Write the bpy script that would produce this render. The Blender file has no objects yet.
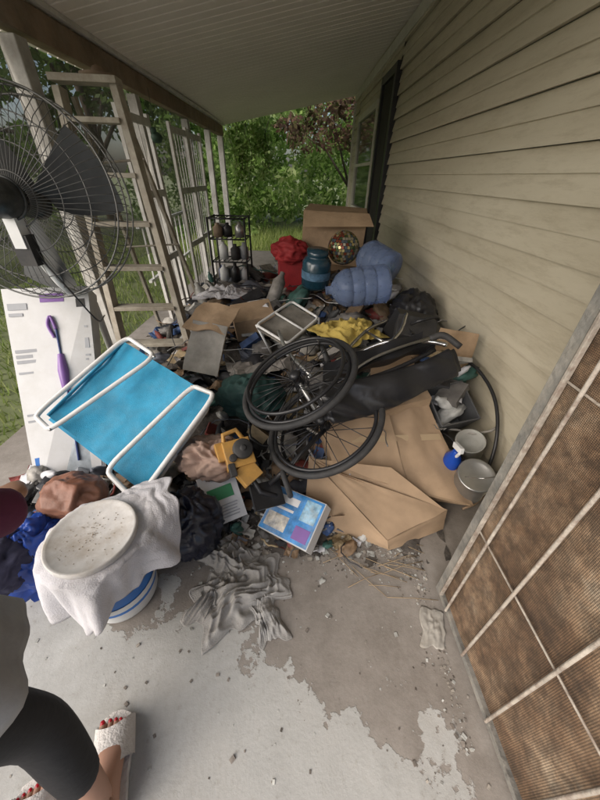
import bpy, math, random
import numpy as np
from mathutils import Matrix, Vector, Euler, noise
random.seed(7); rng=np.random.default_rng(5)
sc=bpy.context.scene
sc.view_settings.view_transform='Standard'; sc.view_settings.look='None'; sc.view_settings.exposure=0
V=Vector
# ------------------------------------------------------------ camera
R = Matrix.Rotation(math.radians(1.5),3,'Z') @ Matrix.Rotation(math.radians(55),3,'X') @ Matrix.Rotation(math.radians(1.25),3,'Z')
cam=bpy.data.cameras.new('Camera'); co=bpy.data.objects.new('Camera',cam); sc.collection.objects.link(co)
co.matrix_world=Matrix.Translation((0,0,1.45))@R.to_4x4(); cam.sensor_fit='HORIZONTAL'; cam.sensor_width=36; cam.lens=19.2
cam.clip_start=0.02; cam.clip_end=600
sc.camera=co
# ------------------------------------------------------------ materials
def lnk(nt,a,b): nt.links.new(a,b)
def mat(name,col,rough=.6,metal=0.,var=.12,scale=6.,bump=.0,bscale=60.,dirt=0.,dirtcol=(.12,.10,.07),spec=.5,col2=None,transl=0.,coat=0.,dscale=None):
    m=bpy.data.materials.new(name); m.use_nodes=True; nt=m.node_tree; b=nt.nodes['Principled BSDF']
    tc=nt.nodes.new('ShaderNodeTexCoord'); n=nt.nodes.new('ShaderNodeTexNoise'); n.inputs['Scale'].default_value=scale; n.inputs['Detail'].default_value=6
    n.inputs['Roughness'].default_value=.65
    lnk(nt,tc.outputs['Object'],n.inputs['Vector'])
    r=nt.nodes.new('ShaderNodeValToRGB'); lnk(nt,n.outputs['Fac'],r.inputs['Fac'])
    c2=col2 or tuple(min(1,c*(1+var)) for c in col); c1=tuple(c*(1-var) for c in col)
    r.color_ramp.elements[0].position=.32; r.color_ramp.elements[1].position=.68
    r.color_ramp.elements[0].color=(*c1,1); r.color_ramp.elements[1].color=(*c2,1)
    out=r.outputs['Color']
    if dirt>0:
        n2=nt.nodes.new('ShaderNodeTexNoise'); n2.inputs['Scale'].default_value=dscale or scale*.6; n2.inputs['Detail'].default_value=10; n2.inputs['Roughness'].default_value=.75
        lnk(nt,tc.outputs['Object'],n2.inputs['Vector'])
        r2=nt.nodes.new('ShaderNodeValToRGB'); r2.color_ramp.elements[0].position=.45; r2.color_ramp.elements[1].position=.75
        r2.color_ramp.elements[1].color=(dirt,dirt,dirt,1); lnk(nt,n2.outputs['Fac'],r2.inputs['Fac'])
        mx=nt.nodes.new('ShaderNodeMix'); mx.data_type='RGBA'; lnk(nt,r2.outputs['Color'],mx.inputs[0]); lnk(nt,out,mx.inputs[6]); mx.inputs[7].default_value=(*dirtcol,1)
        out=mx.outputs[2]
    lnk(nt,out,b.inputs['Base Color'])
    b.inputs['Roughness'].default_value=rough; b.inputs['Metallic'].default_value=metal; b.inputs['Specular IOR Level'].default_value=spec
    if bump>0:
        nb=nt.nodes.new('ShaderNodeTexNoise'); nb.inputs['Scale'].default_value=bscale; nb.inputs['Detail'].default_value=4
        lnk(nt,tc.outputs['Object'],nb.inputs['Vector']); bp=nt.nodes.new('ShaderNodeBump'); bp.inputs['Strength'].default_value=bump; bp.inputs['Distance'].default_value=.01
        lnk(nt,nb.outputs['Fac'],bp.inputs['Height']); lnk(nt,bp.outputs['Normal'],b.inputs['Normal'])
    return m
def island_mat(name,cols,rough=.6,transl=0.,noise_s=30):
    m=bpy.data.materials.new(name); m.use_nodes=True; nt=m.node_tree; b=nt.nodes['Principled BSDF']
    g=nt.nodes.new('ShaderNodeNewGeometry'); r=nt.nodes.new('ShaderNodeValToRGB'); r.color_ramp.interpolation='CONSTANT' if not transl else 'LINEAR'
    while len(r.color_ramp.elements)<len(cols): r.color_ramp.elements.new(.5)
    for i,c in enumerate(cols):
        r.color_ramp.elements[i].position=i/len(cols); r.color_ramp.elements[i].color=(*c,1)
    lnk(nt,g.outputs['Random Per Island'],r.inputs['Fac'])
    if transl:
        t=nt.nodes.new('ShaderNodeBsdfTranslucent'); lnk(nt,r.outputs['Color'],t.inputs['Color']); s=nt.nodes.new('ShaderNodeMixShader'); s.inputs[0].default_value=transl
        d_=nt.nodes.new('ShaderNodeBsdfDiffuse'); lnk(nt,r.outputs['Color'],d_.inputs['Color'])
        lnk(nt,d_.outputs[0],s.inputs[1]); lnk(nt,t.outputs[0],s.inputs[2]); lnk(nt,s.outputs[0],nt.nodes['Material Output'].inputs['Surface'])
        nt.nodes.remove(b); return m
    tc=nt.nodes.new('ShaderNodeTexCoord'); n=nt.nodes.new('ShaderNodeTexNoise'); n.inputs['Scale'].default_value=noise_s; n.inputs['Detail'].default_value=5
    lnk(nt,tc.outputs['Object'],n.inputs['Vector'])
    mr=nt.nodes.new('ShaderNodeMapRange'); mr.inputs[1].default_value=.3; mr.inputs[2].default_value=.7; mr.inputs[3].default_value=.5; mr.inputs[4].default_value=1.2
    lnk(nt,n.outputs['Fac'],mr.inputs[0])
    mx=nt.nodes.new('ShaderNodeMix'); mx.data_type='RGBA'; mx.blend_type='MULTIPLY'; mx.inputs[0].default_value=1
    lnk(nt,r.outputs['Color'],mx.inputs[6]); lnk(nt,mr.outputs[0],mx.inputs[7])
    lnk(nt,mx.outputs[2],b.inputs['Base Color']); b.inputs['Roughness'].default_value=rough
    return m
# ------------------------------------------------------------ builder
class B:
    def __init__(s): s.v=[];s.f=[];s.mi=[];s.sm=[];s.m=[]
    def _m(s,m):
        if m not in s.m: s.m.append(m)
        return s.m.index(m)
    def add(s,vs,fs,m,smooth=False):
        o=len(s.v); s.v+= [tuple(v) for v in vs]; i=s._m(m)
        for f in fs: s.f.append([o+k for k in f]); s.mi.append(i); s.sm.append(smooth)
    def box(s,c,size,m,rot=(0,0,0),M=None):
        RM=M if M is not None else Euler(rot).to_matrix(); c=V(c)
        vs=[c+RM@V((x*size[0]/2,y*size[1]/2,z*size[2]/2)) for x in(-1,1) for y in(-1,1) for z in(-1,1)]
        s.add(vs,[(0,1,3,2),(4,6,7,5),(0,4,5,1),(2,3,7,6),(0,2,6,4),(1,5,7,3)],m)
    def hexa(s,q,ext,m,zmin=None):
        q=[V(p) for p in q]; e=V(ext); b=[p+e for p in q]
        if zmin is not None:
            for p in b: p.z=max(p.z,zmin)
        s.add(q+b,[(0,1,2,3),(7,6,5,4),(0,4,5,1),(1,5,6,2),(2,6,7,3),(3,7,4,0)],m)
    def slab(s,q,th,m):
        q=[V(p) for p in q]; n=(q[1]-q[0]).cross(q[3]-q[0]).normalized()*th; s.hexa(q,n,m)
    def tube(s,pts,r,m,seg=8,closed=False,caps=True):
        pts=[V(p) for p in pts]; n=len(pts); rr=r if isinstance(r,(list,tuple)) else [r]*n
        vs=[];up=None
        for i,p in enumerate(pts):
            if closed: t=(pts[(i+1)%n]-pts[i-1])
            else: t=pts[min(i+1,n-1)]-pts[max(i-1,0)]
            t.normalize()
            if up is None:
                up=V((0,0,1)) if abs(t.z)<.9 else V((1,0,0))
            a=(up-t*up.dot(t)).normalized(); b=t.cross(a); up=a
            for k in range(seg):
                an=2*math.pi*k/seg; vs.append(p+(a*math.cos(an)+b*math.sin(an))*rr[i])
        fs=[]
        for i in range(n if closed else n-1):
            j=(i+1)%n
            for k in range(seg): l=(k+1)%seg; fs.append((i*seg+k,i*seg+l,j*seg+l,j*seg+k))
        if not closed and caps: fs.append(tuple(range(seg-1,-1,-1))); fs.append(tuple((n-1)*seg+k for k in range(seg)))
        s.add(vs,fs,m,True)
    def lathe(s,prof,o,axis,m,seg=24,smooth=True):
        ax=V(axis).normalized(); q=V((0,0,1)).rotation_difference(ax); o=V(o); vs=[]
        for r,z in prof:
            for k in range(seg):
                an=2*math.pi*k/seg; vs.append(o+q@V((r*math.cos(an),r*math.sin(an),z)))
        fs=[(i*seg+k,i*seg+(k+1)%seg,(i+1)*seg+(k+1)%seg,(i+1)*seg+k) for i in range(len(prof)-1) for k in range(seg)]
        s.add(vs,fs,m,smooth)
    def ring(s,c,n,R_,r,m,seg=48,ts=8):
        n=V(n).normalized(); q=V((0,0,1)).rotation_difference(n); c=V(c)
        s.tube([c+q@V((R_*math.cos(2*math.pi*k/seg),R_*math.sin(2*math.pi*k/seg),0)) for k in range(seg)],r,m,ts,True)
    def ball(s,c,rad,m,u=20,v=12,fn=None,M=None):
        c=V(c); rad=V(rad) if not isinstance(rad,(int,float)) else V((rad,)*3); vs=[]
        for i in range(v+1):
            th=math.pi*i/v
            for k in range(u):
                ph=2*math.pi*k/u; d=V((math.sin(th)*math.cos(ph),math.sin(th)*math.sin(ph),math.cos(th)))
                p=V((d.x*rad.x,d.y*rad.y,d.z*rad.z))
                if fn: p=p*fn(d)
                if M is not None: p=M@p
                vs.append(c+p)
        fs=[(i*u+k,(i+1)*u+k,(i+1)*u+(k+1)%u,i*u+(k+1)%u) for i in range(v) for k in range(u)]
        s.add(vs,fs,m,True)
    def grid(s,fn,nu,nv,m,smooth=True,closeu=False):
        vs=[fn(i/(nu-1 if not closeu else nu),j/(nv-1)) for j in range(nv) for i in range(nu)]
        fs=[]
        for j in range(nv-1):
            for i in range(nu if closeu else nu-1):
                k=(i+1)%nu; fs.append((j*nu+i,j*nu+k,(j+1)*nu+k,(j+1)*nu+i))
        s.add(vs,fs,m,smooth)
    def obj(s,name,bevel=0,solid=0,sub=0,parent=None):
        me=bpy.data.meshes.new(name); me.from_pydata(s.v,[],s.f)
        for m in s.m: me.materials.append(m)
        me.polygons.foreach_set('material_index',s.mi); me.polygons.foreach_set('use_smooth',s.sm); me.update()
        o=bpy.data.objects.new(name,me); sc.collection.objects.link(o)
        if solid: md=o.modifiers.new('s','SOLIDIFY'); md.thickness=solid
        if sub: md=o.modifiers.new('u','SUBSURF'); md.levels=sub; md.render_levels=sub
        if bevel: md=o.modifiers.new('b','BEVEL'); md.width=bevel; md.segments=2; md.limit_method='ANGLE'; md.angle_limit=.7
        if parent: o.parent=parent
        return o
def nz(p,s=1.,seed=0): return noise.fractal(V(p)*s+V((seed*7.3,seed*3.1,seed*1.7)),1.,2.,4)
def sn(x,y,z,seed=0): return noise.noise(V((x+seed*7.3,y+seed*3.1,z+seed*1.7)))
def smooth(pts,n=6):
    P=[V(p) for p in pts]; P=[P[0]*2-P[1]]+P+[P[-1]*2-P[-2]]; out=[]
    for i in range(1,len(P)-2):
        for k in range(n):
            t=k/n; a,b_,c,d_=P[i-1],P[i],P[i+1],P[i+2]
            out.append(.5*((2*b_)+(c-a)*t+(2*a-5*b_+4*c-d_)*t*t+(3*b_-a-3*c+d_)*t**3))
    out.append(P[-2]); return out
# ------------------------------------------------------------ world + sun
w=bpy.data.worlds.new("World"); sc.world=w; w.use_nodes=True; nt=w.node_tree
sky=nt.nodes.new('ShaderNodeTexSky'); sky.sky_type='NISHITA'; sky.sun_disc=False
SE,SA=34,232
sky.sun_elevation=math.radians(SE); sky.sun_rotation=math.radians(SA); sky.dust_density=4; sky.air_density=1.0; sky.ozone_density=1.0
nt.links.new(sky.outputs[0],nt.nodes['Background'].inputs[0]); nt.nodes['Background'].inputs[1].default_value=.15
sl=bpy.data.lights.new('sun','SUN'); sl.energy=5; sl.angle=math.radians(75); sl.color=(1,.96,.93)
so=bpy.data.objects.new('sun',sl); sc.collection.objects.link(so)
d=V((math.sin(math.radians(SA))*math.cos(math.radians(SE)),math.cos(math.radians(SA))*math.cos(math.radians(SE)),math.sin(math.radians(SE))))
so.rotation_euler=d.to_track_quat('Z','Y').to_euler()
# ------------------------------------------------------------ common mats
white=mat('white_paint',(.62,.61,.58),.5,dirt=.6,dirtcol=(.27,.24,.20),scale=9)
whitepl=mat('white_plastic',(.72,.73,.73),.4,var=.05,dirt=.25,dirtcol=(.35,.32,.27))
black=mat('black_plastic',(.018,.018,.02),.38,var=.3,bump=.1)
blackdull=mat('black_rubber',(.03,.03,.031),.7,var=.3,dirt=.5,dirtcol=(.09,.08,.07),scale=20)
vinyl=mat('black_vinyl',(.016,.016,.018),.36,var=.25,bump=.2,bscale=25,dirt=.3,dirtcol=(.06,.056,.05))
chrome=mat('chrome',(.6,.6,.6),.25,1.,var=.15,dirt=.4,dirtcol=(.25,.2,.15))
galv=mat('grey_metal',(.45,.45,.44),.35,.8,var=.2)
card=mat('cardboard',(.42,.295,.185),.88,var=.12,scale=5,bump=.25,bscale=35,dirt=.75,dirtcol=(.25,.17,.105),dscale=7)
cardin=mat('cardboard_inner',(.33,.23,.145),.9,var=.15)
# ------------------------------------------------------------ floor
def floor_material():
    m=bpy.data.materials.new('peeling_painted_concrete'); m.use_nodes=True; nt=m.node_tree; b=nt.nodes['Principled BSDF']; N=nt.nodes.new
    g=N('ShaderNodeTexCoord'); sx=N('ShaderNodeSeparateXYZ'); lnk(nt,g.outputs['Object'],sx.inputs[0])
    def ns(s,d=10,r=.6):
        n=N('ShaderNodeTexNoise'); n.inputs['Scale'].default_value=s; n.inputs['Detail'].default_value=d; n.inputs['Roughness'].default_value=r; lnk(nt,g.outputs['Object'],n.inputs['Vector']); return n.outputs['Fac']
    def mt(op,a,c=None,d=None):
        n=N('ShaderNodeMath'); n.operation=op
        for i,x in enumerate((a,c,d)):
            if x is None: continue
            if isinstance(x,(int,float)): n.inputs[i].default_value=x
            else: lnk(nt,x,n.inputs[i])
        return n.outputs[0]
    def ramp(f,p0,p1,c0,c1):
        r=N('ShaderNodeValToRGB'); lnk(nt,f,r.inputs[0]); r.color_ramp.elements[0].position=p0; r.color_ramp.elements[1].position=p1
        r.color_ramp.elements[0].color=(*c0,1); r.color_ramp.elements[1].color=(*c1,1); return r.outputs[0]
    def mix(f,a,c,bt='MIX'):
        n=N('ShaderNodeMix'); n.data_type='RGBA'; n.blend_type=bt
        if isinstance(f,(int,float)): n.inputs[0].default_value=f
        else: lnk(nt,f,n.inputs[0])
        lnk(nt,a,n.inputs[6]); lnk(nt,c,n.inputs[7]); return n.outputs[2]
    lin=mt('ADD',mt('ADD',sx.outputs['Y'],mt('MULTIPLY',sx.outputs['X'],.36)),-.36)
    wob=mt('MULTIPLY',mt('ADD',ns(3.2,12,.62),-.5),1.35)
    wob2=mt('MULTIPLY',mt('ADD',ns(14,6,.6),-.5),.25)
    f=mt('ADD',mt('ADD',lin,wob),wob2)
    f=mt('MAXIMUM',f,mt('ADD',mt('MULTIPLY',mt('ADD',sx.outputs['X'],-.52),2.),wob2))
    mask=mt('MULTIPLY',mt('ADD',f,.012),60.); 
    cl=N('ShaderNodeClamp'); lnk(nt,mask,cl.inputs[0]); mask=cl.outputs[0]
    paint=ramp(ns(5,12,.7),.3,.72,(.34,.335,.315),(.49,.49,.47))
    paint=mix(ramp(ns(2.6,10,.75),.48,.70,(0,0,0),(.6,.6,.6)),paint,ramp(ns(11),.3,.7,(.26,.235,.20),(.36,.34,.31)))
    paint=mix(ramp(ns(38,8,.75),.56,.70,(0,0,0),(.6,.6,.6)),paint,ramp(ns(4),.3,.7,(.22,.20,.17),(.28,.26,.22)))
    conc=ramp(ns(7,14,.75),.3,.7,(.18,.158,.135),(.31,.28,.25))
    conc=mix(ramp(ns(60,6,.7),.52,.66,(0,0,0),(.4,.4,.4)),conc,ramp(ns(9),.3,.7,(.12,.10,.08),(.38,.36,.33)))
    conc=mix(ramp(ns(2.2,8,.7),.5,.66,(0,0,0),(.6,.6,.6)),conc,ramp(ns(30),.3,.7,(.13,.11,.09),(.19,.165,.14)))
    col=mix(mask,paint,conc)
    lnk(nt,col,b.inputs['Base Color']); b.inputs['Roughness'].default_value=.75
    bp=N('ShaderNodeBump'); bp.inputs['Strength'].default_value=.6; bp.inputs['Distance'].default_value=.006
    h=mt('ADD',mt('MULTIPLY',mask,-.35),mt('MULTIPLY',ns(90,6,.7),.35)); lnk(nt,h,bp.inputs['Height']); lnk(nt,bp.outputs[0],b.inputs['Normal'])
    return m
YE=8.0
b=B(); b.box((-.35,3.0,-.11),(3.2,10.2,.22),floor_material()); b.obj('porch_floor')
# ------------------------------------------------------------ ground
gm=mat('lawn_soil',(.11,.14,.055),.95,var=.35,scale=1.2,col2=(.19,.21,.09),bump=.5,bscale=20)
b=B(); b.add([(-300,-300,-.22),(300,-300,-.22),(300,300,-.22),(-300,300,-.22)],[(0,1,2,3)],gm); b.obj('ground')
b=B(); b.box((-1.0,-7.2,-.19),(12,10,.05),mat('bounce_slab_pale',(.52,.50,.47),.85,var=.12,scale=2,bump=.2,dirt=.3,dirtcol=(.35,.33,.30))); b.obj('bounce_slab')  # pale slab added out of view behind the camera, bounces sun onto the ceiling
def blades(name,n,xr,yr,z,h,m,w_=.008):
    x=rng.uniform(*xr,n); y=rng.uniform(*yr,n); a=rng.uniform(0,6.28,n); hh=h*rng.uniform(.4,1.2,n); l=rng.normal(0,.35,(n,2))*hh[:,None]
    v=np.zeros((n,3,3)); v[:,0]=np.stack([x-np.cos(a)*w_,y-np.sin(a)*w_,np.full(n,z)],1); v[:,1]=np.stack([x+np.cos(a)*w_,y+np.sin(a)*w_,np.full(n,z)],1)
    v[:,2]=np.stack([x+l[:,0],y+l[:,1],z+hh],1)
    me=bpy.data.meshes.new(name); me.from_pydata(v.reshape(-1,3).tolist(),[],np.arange(n*3).reshape(-1,3).tolist()); me.materials.append(m)
    o=bpy.data.objects.new(name,me); sc.collection.objects.link(o); return o
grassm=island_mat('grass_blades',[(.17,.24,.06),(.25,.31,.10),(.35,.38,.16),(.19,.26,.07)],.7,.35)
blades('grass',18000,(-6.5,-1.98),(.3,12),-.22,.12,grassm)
grassy=island_mat('grass_sunlit_tint',[(.36,.44,.12),(.46,.52,.18),(.52,.56,.26),(.30,.40,.10)],.7,.4)  # sunlit look put into the blade colours, lighter than the side lawn
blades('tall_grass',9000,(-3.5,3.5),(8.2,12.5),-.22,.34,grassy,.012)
# ------------------------------------------------------------ foliage
def leaves(name,clumps,per,size,m,flat=.5):
    n=len(clumps)*per; c=np.repeat(np.array([k[:3] for k in clumps]),per,0); r=np.repeat(np.array([k[3] for k in clumps]),per)
    dd=rng.normal(size=(n,3)); dd/=np.linalg.norm(dd,axis=1)[:,None]; dd*= (rng.uniform(0,1,n)**.45*r)[:,None]; dd[:,2]*=.8; p=c+dd
    u=rng.normal(size=(n,3)); u/=np.linalg.norm(u,axis=1)[:,None]; t=rng.normal(size=(n,3)); t[:,2]-=.4; wv=np.cross(u,t); wv/=np.linalg.norm(wv,axis=1)[:,None]
    s=(size*rng.uniform(.5,1.4,n))[:,None]
    v=np.stack([p-u*s,p+wv*s*.45,p+u*s,p-wv*s*.45],1).reshape(-1,3)
    me=bpy.data.meshes.new(name); me.from_pydata(v.tolist(),[],np.arange(n*4).reshape(-1,4).tolist()); me.materials.append(m)
    o=bpy.data.objects.new(name,me); sc.collection.objects.link(o); return o
lfar=island_mat('leaves_sunlit_tint',[(.16,.27,.06),(.27,.40,.11),(.38,.50,.18),(.50,.58,.28),(.20,.32,.08)],.55,.45)  # light yellow-green stands in for sun on the leaves
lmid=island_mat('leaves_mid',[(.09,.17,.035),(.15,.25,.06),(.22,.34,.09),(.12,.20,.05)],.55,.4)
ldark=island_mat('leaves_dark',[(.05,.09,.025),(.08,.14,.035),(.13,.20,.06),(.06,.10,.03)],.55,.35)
lred=island_mat('leaves_purple',[(.09,.05,.045),(.14,.08,.06),(.10,.12,.04),(.19,.13,.09)],.5,.3)
bark=mat('bark',(.09,.07,.05),.9,var=.35,scale=14,bump=.8,bscale=30)
cl=[];cl2=[]
for i in range(380):
    x=random.uniform(-5.,3.8); y=random.uniform(10.4,14.0); z=random.uniform(0,1)**1.1*4.8-.1
    if z<.9 and abs(x+.75)<.9 and y<12.6: continue
    (cl if random.random()<.6 else cl2).append((x,y,z,random.uniform(.22,.55)))
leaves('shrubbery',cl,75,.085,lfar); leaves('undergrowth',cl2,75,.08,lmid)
cl=[(random.uniform(-6,5),random.uniform(14.5,18),random.uniform(0,5.0),random.uniform(.5,1.0)) for i in range(110)]
leaves('distant_trees',cl,80,.18,lfar)
b=B(); cl=[]
for i in range(10):
    x=-1.75+random.uniform(0,.8); y=8.3+random.uniform(0,.4); L=random.uniform(.4,1.2) if x>-1.35 else random.uniform(1.1,2.0)
    pts=[V((x+.06*math.sin(k*1.3+i),y+.05*math.cos(k),2.55-L*k/7)) for k in range(8)]
    b.tube(pts,.006,bark,5)
    for p in pts: cl.append((p.x,p.y,p.z,.16))
vine=b.obj('hanging_vine'); lv=leaves('vine_leaves',cl,30,.055,lfar); lv.parent=vine
def tree(name,base,h,r,crown,m,n,ls,seed,cr=.7):
    rnd=random.Random(seed); b=B(); base=V(base); pts=[base+V((rnd.uniform(-.1,.1)*k,rnd.uniform(-.1,.1)*k,h*k/6)) for k in range(7)]
    b.tube(pts,[r*(1-.12*k) for k in range(7)],bark,9); cl=[]
    for i in range(9):
        s=pts[rnd.randint(2,6)]; e=s+V((rnd.uniform(-1,1)*crown,rnd.uniform(-1,1)*crown,rnd.uniform(.2,1)*crown)); mid=(s+e)/2+V((0,0,.15*crown))
        b.tube([s,mid,e],[r*.4,r*.25,r*.08],bark,6)
        for t in range(n//9): 
            q=mid.lerp(e,rnd.random()); cl.append((q.x+rnd.gauss(0,crown*.3),q.y+rnd.gauss(0,crown*.3),q.z+rnd.gauss(0,crown*.22),rnd.uniform(.5,1.)*cr))
    o=b.obj(name); l=leaves(name+'_crown',cl,65,ls,m); l.parent=o; return o
tree('purple_leaf_tree',(1.2,9.9,-.2),2.8,.08,1.4,lred,72,.06,3,.4)
tree('tree',(-6.5,5.0,-.25),4.5,.22,3.,ldark,81,.13,4,.8)
tree('tree',(-9.5,9.5,-.25),5,.25,3.4,lmid,81,.15,5,.9)
tree('tree',(-7.5,13.5,-.25),5,.22,3.,ldark,72,.14,8,.9)
cl=[(random.uniform(-13,-9),random.uniform(-3,18),random.uniform(0,1)**1.3*4-.1,random.uniform(.5,1.)) for i in range(110)]
leaves('hedge',cl,65,.16,ldark)
# ------------------------------------------------------------ ceiling
cream=mat('ceiling_paint',(.88,.83,.77),.6,var=.03,scale=2,dirt=.3,dirtcol=(.66,.60,.53))
def WX(y): return 1.098-.048*y
def LX(y): return -1.66-.025*y
def ceil_z(x): return 2.24+(x+1.86)*.178
YS=-.40
b=B(); y=YS; prof=[]
while y<YE+.05:
    prof+= [(y,0),(y+.096,0),(y+.101,.016),(y+.109,.016)]; y+=.114
vs=[];fs=[]
for i,(yy,dz) in enumerate(prof):
    sag=.012*math.sin(yy*1.3)
    for x in (-2.1,-.9,.1,1.25): vs.append((x,yy,ceil_z(x)+dz+sag))
for i in range(len(prof)-1):
    for k in range(3): fs.append((i*4+k,i*4+k+1,(i+1)*4+k+1,(i+1)*4+k))
b.add(vs,fs,cream)
b.hexa([(-2.12,YS,2.25),(1.3,YS,2.86),(1.3,YE+.1,2.86),(-2.12,YE+.1,2.25)],(0,0,.10),mat('roof_deck',(.2,.18,.15)))
b.obj('porch_ceiling')
wood=mat('weathered_wood',(.22,.16,.11),.85,var=.3,scale=5,bump=.4,bscale=25,dirt=.4,dirtcol=(.38,.35,.30))
gwood=mat('grey_painted_wood',(.46,.45,.42),.7,var=.2,scale=5,bump=.3,bscale=30,dirt=.8,dirtcol=(.18,.15,.12))
b=B()
b.hexa([(LX(YS)-.05,YS,2.10),(LX(YS)+.05,YS,2.10),(LX(YE)+.05,YE,2.06),(LX(YE)-.05,YE,2.06)],(0,0,.15),wood)
b.hexa([(LX(YS)+.052,YS,2.255),(LX(YS)+.09,YS,2.255),(LX(YE)+.09,YE,2.215),(LX(YE)+.052,YE,2.215)],(0,0,.03),white); b.obj('porch_beam',.006)
for (x,y,ex,ey,s) in [(-1.70,2.53,0,0,.10),(-1.70,4.2,-.06,-.12,.09),(LX(5.7),5.7,0,0,.09),(LX(6.9),6.9,0,0,.09),(LX(7.9),7.9,0,0,.10),(-1.70,-.35,0,0,.10)]:
    b=B(); b.hexa([(x-s/2,y-s/2,0),(x+s/2,y-s/2,0),(x+s/2,y+s/2,0),(x-s/2,y+s/2,0)],(ex,ey,2.055),gwood); b.obj('porch_post',.006)
sm=bpy.data.materials.new('insect_screen'); sm.use_nodes=True; nt=sm.node_tree
for q_ in list(nt.nodes):
    if q_.type=='BSDF_PRINCIPLED': nt.nodes.remove(q_)
bs=nt.nodes.new('ShaderNodeBsdfDiffuse'); bs.inputs['Color'].default_value=(.24,.24,.235,1)
tr=nt.nodes.new('ShaderNodeBsdfTransparent'); mx=nt.nodes.new('ShaderNodeMixShader'); tc=nt.nodes.new('ShaderNodeTexCoord'); n=nt.nodes.new('ShaderNodeTexNoise'); n.inputs['Scale'].default_value=2.2; n.inputs['Detail'].default_value=4
lnk(nt,tc.outputs['Object'],n.inputs['Vector']); mr=nt.nodes.new('ShaderNodeMapRange'); mr.inputs[1].default_value=.3; mr.inputs[2].default_value=.7; mr.inputs[3].default_value=.35; mr.inputs[4].default_value=.65
lnk(nt,n.outputs['Fac'],mr.inputs[0]); lnk(nt,mr.outputs[0],mx.inputs[0]); lnk(nt,tr.outputs[0],mx.inputs[1]); lnk(nt,bs.outputs[0],mx.inputs[2]); lnk(nt,mx.outputs[0],nt.nodes['Material Output'].inputs['Surface'])
b=B()
for y0,y1,zb in [(1.6,2.47,.9),(2.59,4.05,.75),(4.27,5.64,.9)]:
    b.grid(lambda u,v,y0=y0,y1=y1,zb=zb:(-1.725+.03*nz((u*3,v*3,y0),1),y0+(y1-y0)*u,zb+(2.05-zb)*v),20,20,sm)
b.obj('screen_mesh')
# old white doors / storm frames standing along the left side
for y0,y1,x_,tilt in [(3.35,3.98,-1.63,.10),(4.40,4.98,-1.60,.05),(5.05,5.62,-1.62,.0)]:
    b=B()
    def fr(y,z,x_=x_,tilt=tilt): return (x_+tilt*(1-z/1.9),y,z)
    for yy in (y0,y1-.055): b.hexa([fr(yy,.02),(fr(yy,.02)[0]+.03,yy,.02),(fr(yy,.02)[0]+.03,yy+.055,.02),fr(yy+.055,.02)],V(fr(yy,1.9))-V(fr(yy,.02)),white)
    for zz in (.05,.70,1.28,1.84): b.box((fr(y0,zz)[0]+.015,(y0+y1)/2,zz),(.026,y1-y0-.112,.06),white)
    for k in range(1,5): yk=y0+.055+(y1-y0-.11)*k/5; b.tube([V(fr(yk,.1))+V((.015,0,0)),V(fr(yk,1.82))+V((.015,0,0))],.006,white,6)
    b.obj('storm_door_frame')
b=B(); 
for k in range(10): b.box((-2.6-.02*k,5.4+.28*k,.35),(.025,.025,.9),white)
b.box((-2.7,6.65,.78),(.05,2.8,.04),white,rot=(0,0,.07)); b.box((-2.7,6.65,.0),(.05,2.8,.04),white,rot=(0,0,.07)); b.obj('white_railing')
# ------------------------------------------------------------ house wall
side=bpy.data.materials.new('vinyl_siding'); side.use_nodes=True; nt=side.node_tree; pb=nt.nodes['Principled BSDF']
tc=nt.nodes.new('ShaderNodeTexCoord'); mp=nt.nodes.new('ShaderNodeMapping'); mp.inputs['Scale'].default_value=(1,.5,3); lnk(nt,tc.outputs['Object'],mp.inputs[0])
n=nt.nodes.new('ShaderNodeTexNoise'); n.inputs['Scale'].default_value=1.6; n.inputs['Detail'].default_value=10; n.inputs['Roughness'].default_value=.65; lnk(nt,mp.outputs[0],n.inputs['Vector'])
r=nt.nodes.new('ShaderNodeValToRGB'); r.color_ramp.elements[0].position=.3; r.color_ramp.elements[1].position=.7
r.color_ramp.elements[0].color=(.49,.44,.33,1); r.color_ramp.elements[1].color=(.60,.55,.43,1); lnk(nt,n.outputs['Fac'],r.inputs[0])
n2=nt.nodes.new('ShaderNodeTexNoise'); n2.inputs['Scale'].default_value=7; n2.inputs['Detail'].default_value=12; n2.inputs['Roughness'].default_value=.8; lnk(nt,mp.outputs[0],n2.inputs['Vector'])
r2=nt.nodes.new('ShaderNodeValToRGB'); r2.color_ramp.elements[0].position=.48; r2.color_ramp.elements[1].position=.75; r2.color_ramp.elements[1].color=(.75,.75,.75,1); lnk(nt,n2.outputs['Fac'],r2.inputs[0])
mx=nt.nodes.new('ShaderNodeMix'); mx.data_type='RGBA'; lnk(nt,r2.outputs[0],mx.inputs[0]); lnk(nt,r.outputs[0],mx.inputs[6]); mx.inputs[7].default_value=(.33,.28,.19,1)
lnk(nt,mx.outputs[2],pb.inputs['Base Color']); pb.inputs['Roughness'].default_value=.5
trim=mat('trim_paint',(.64,.62,.55),.6,dirt=.4,dirtcol=(.38,.35,.28))
house=bpy.data.objects.new('house_wall',None); sc.collection.objects.link(house)
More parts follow.
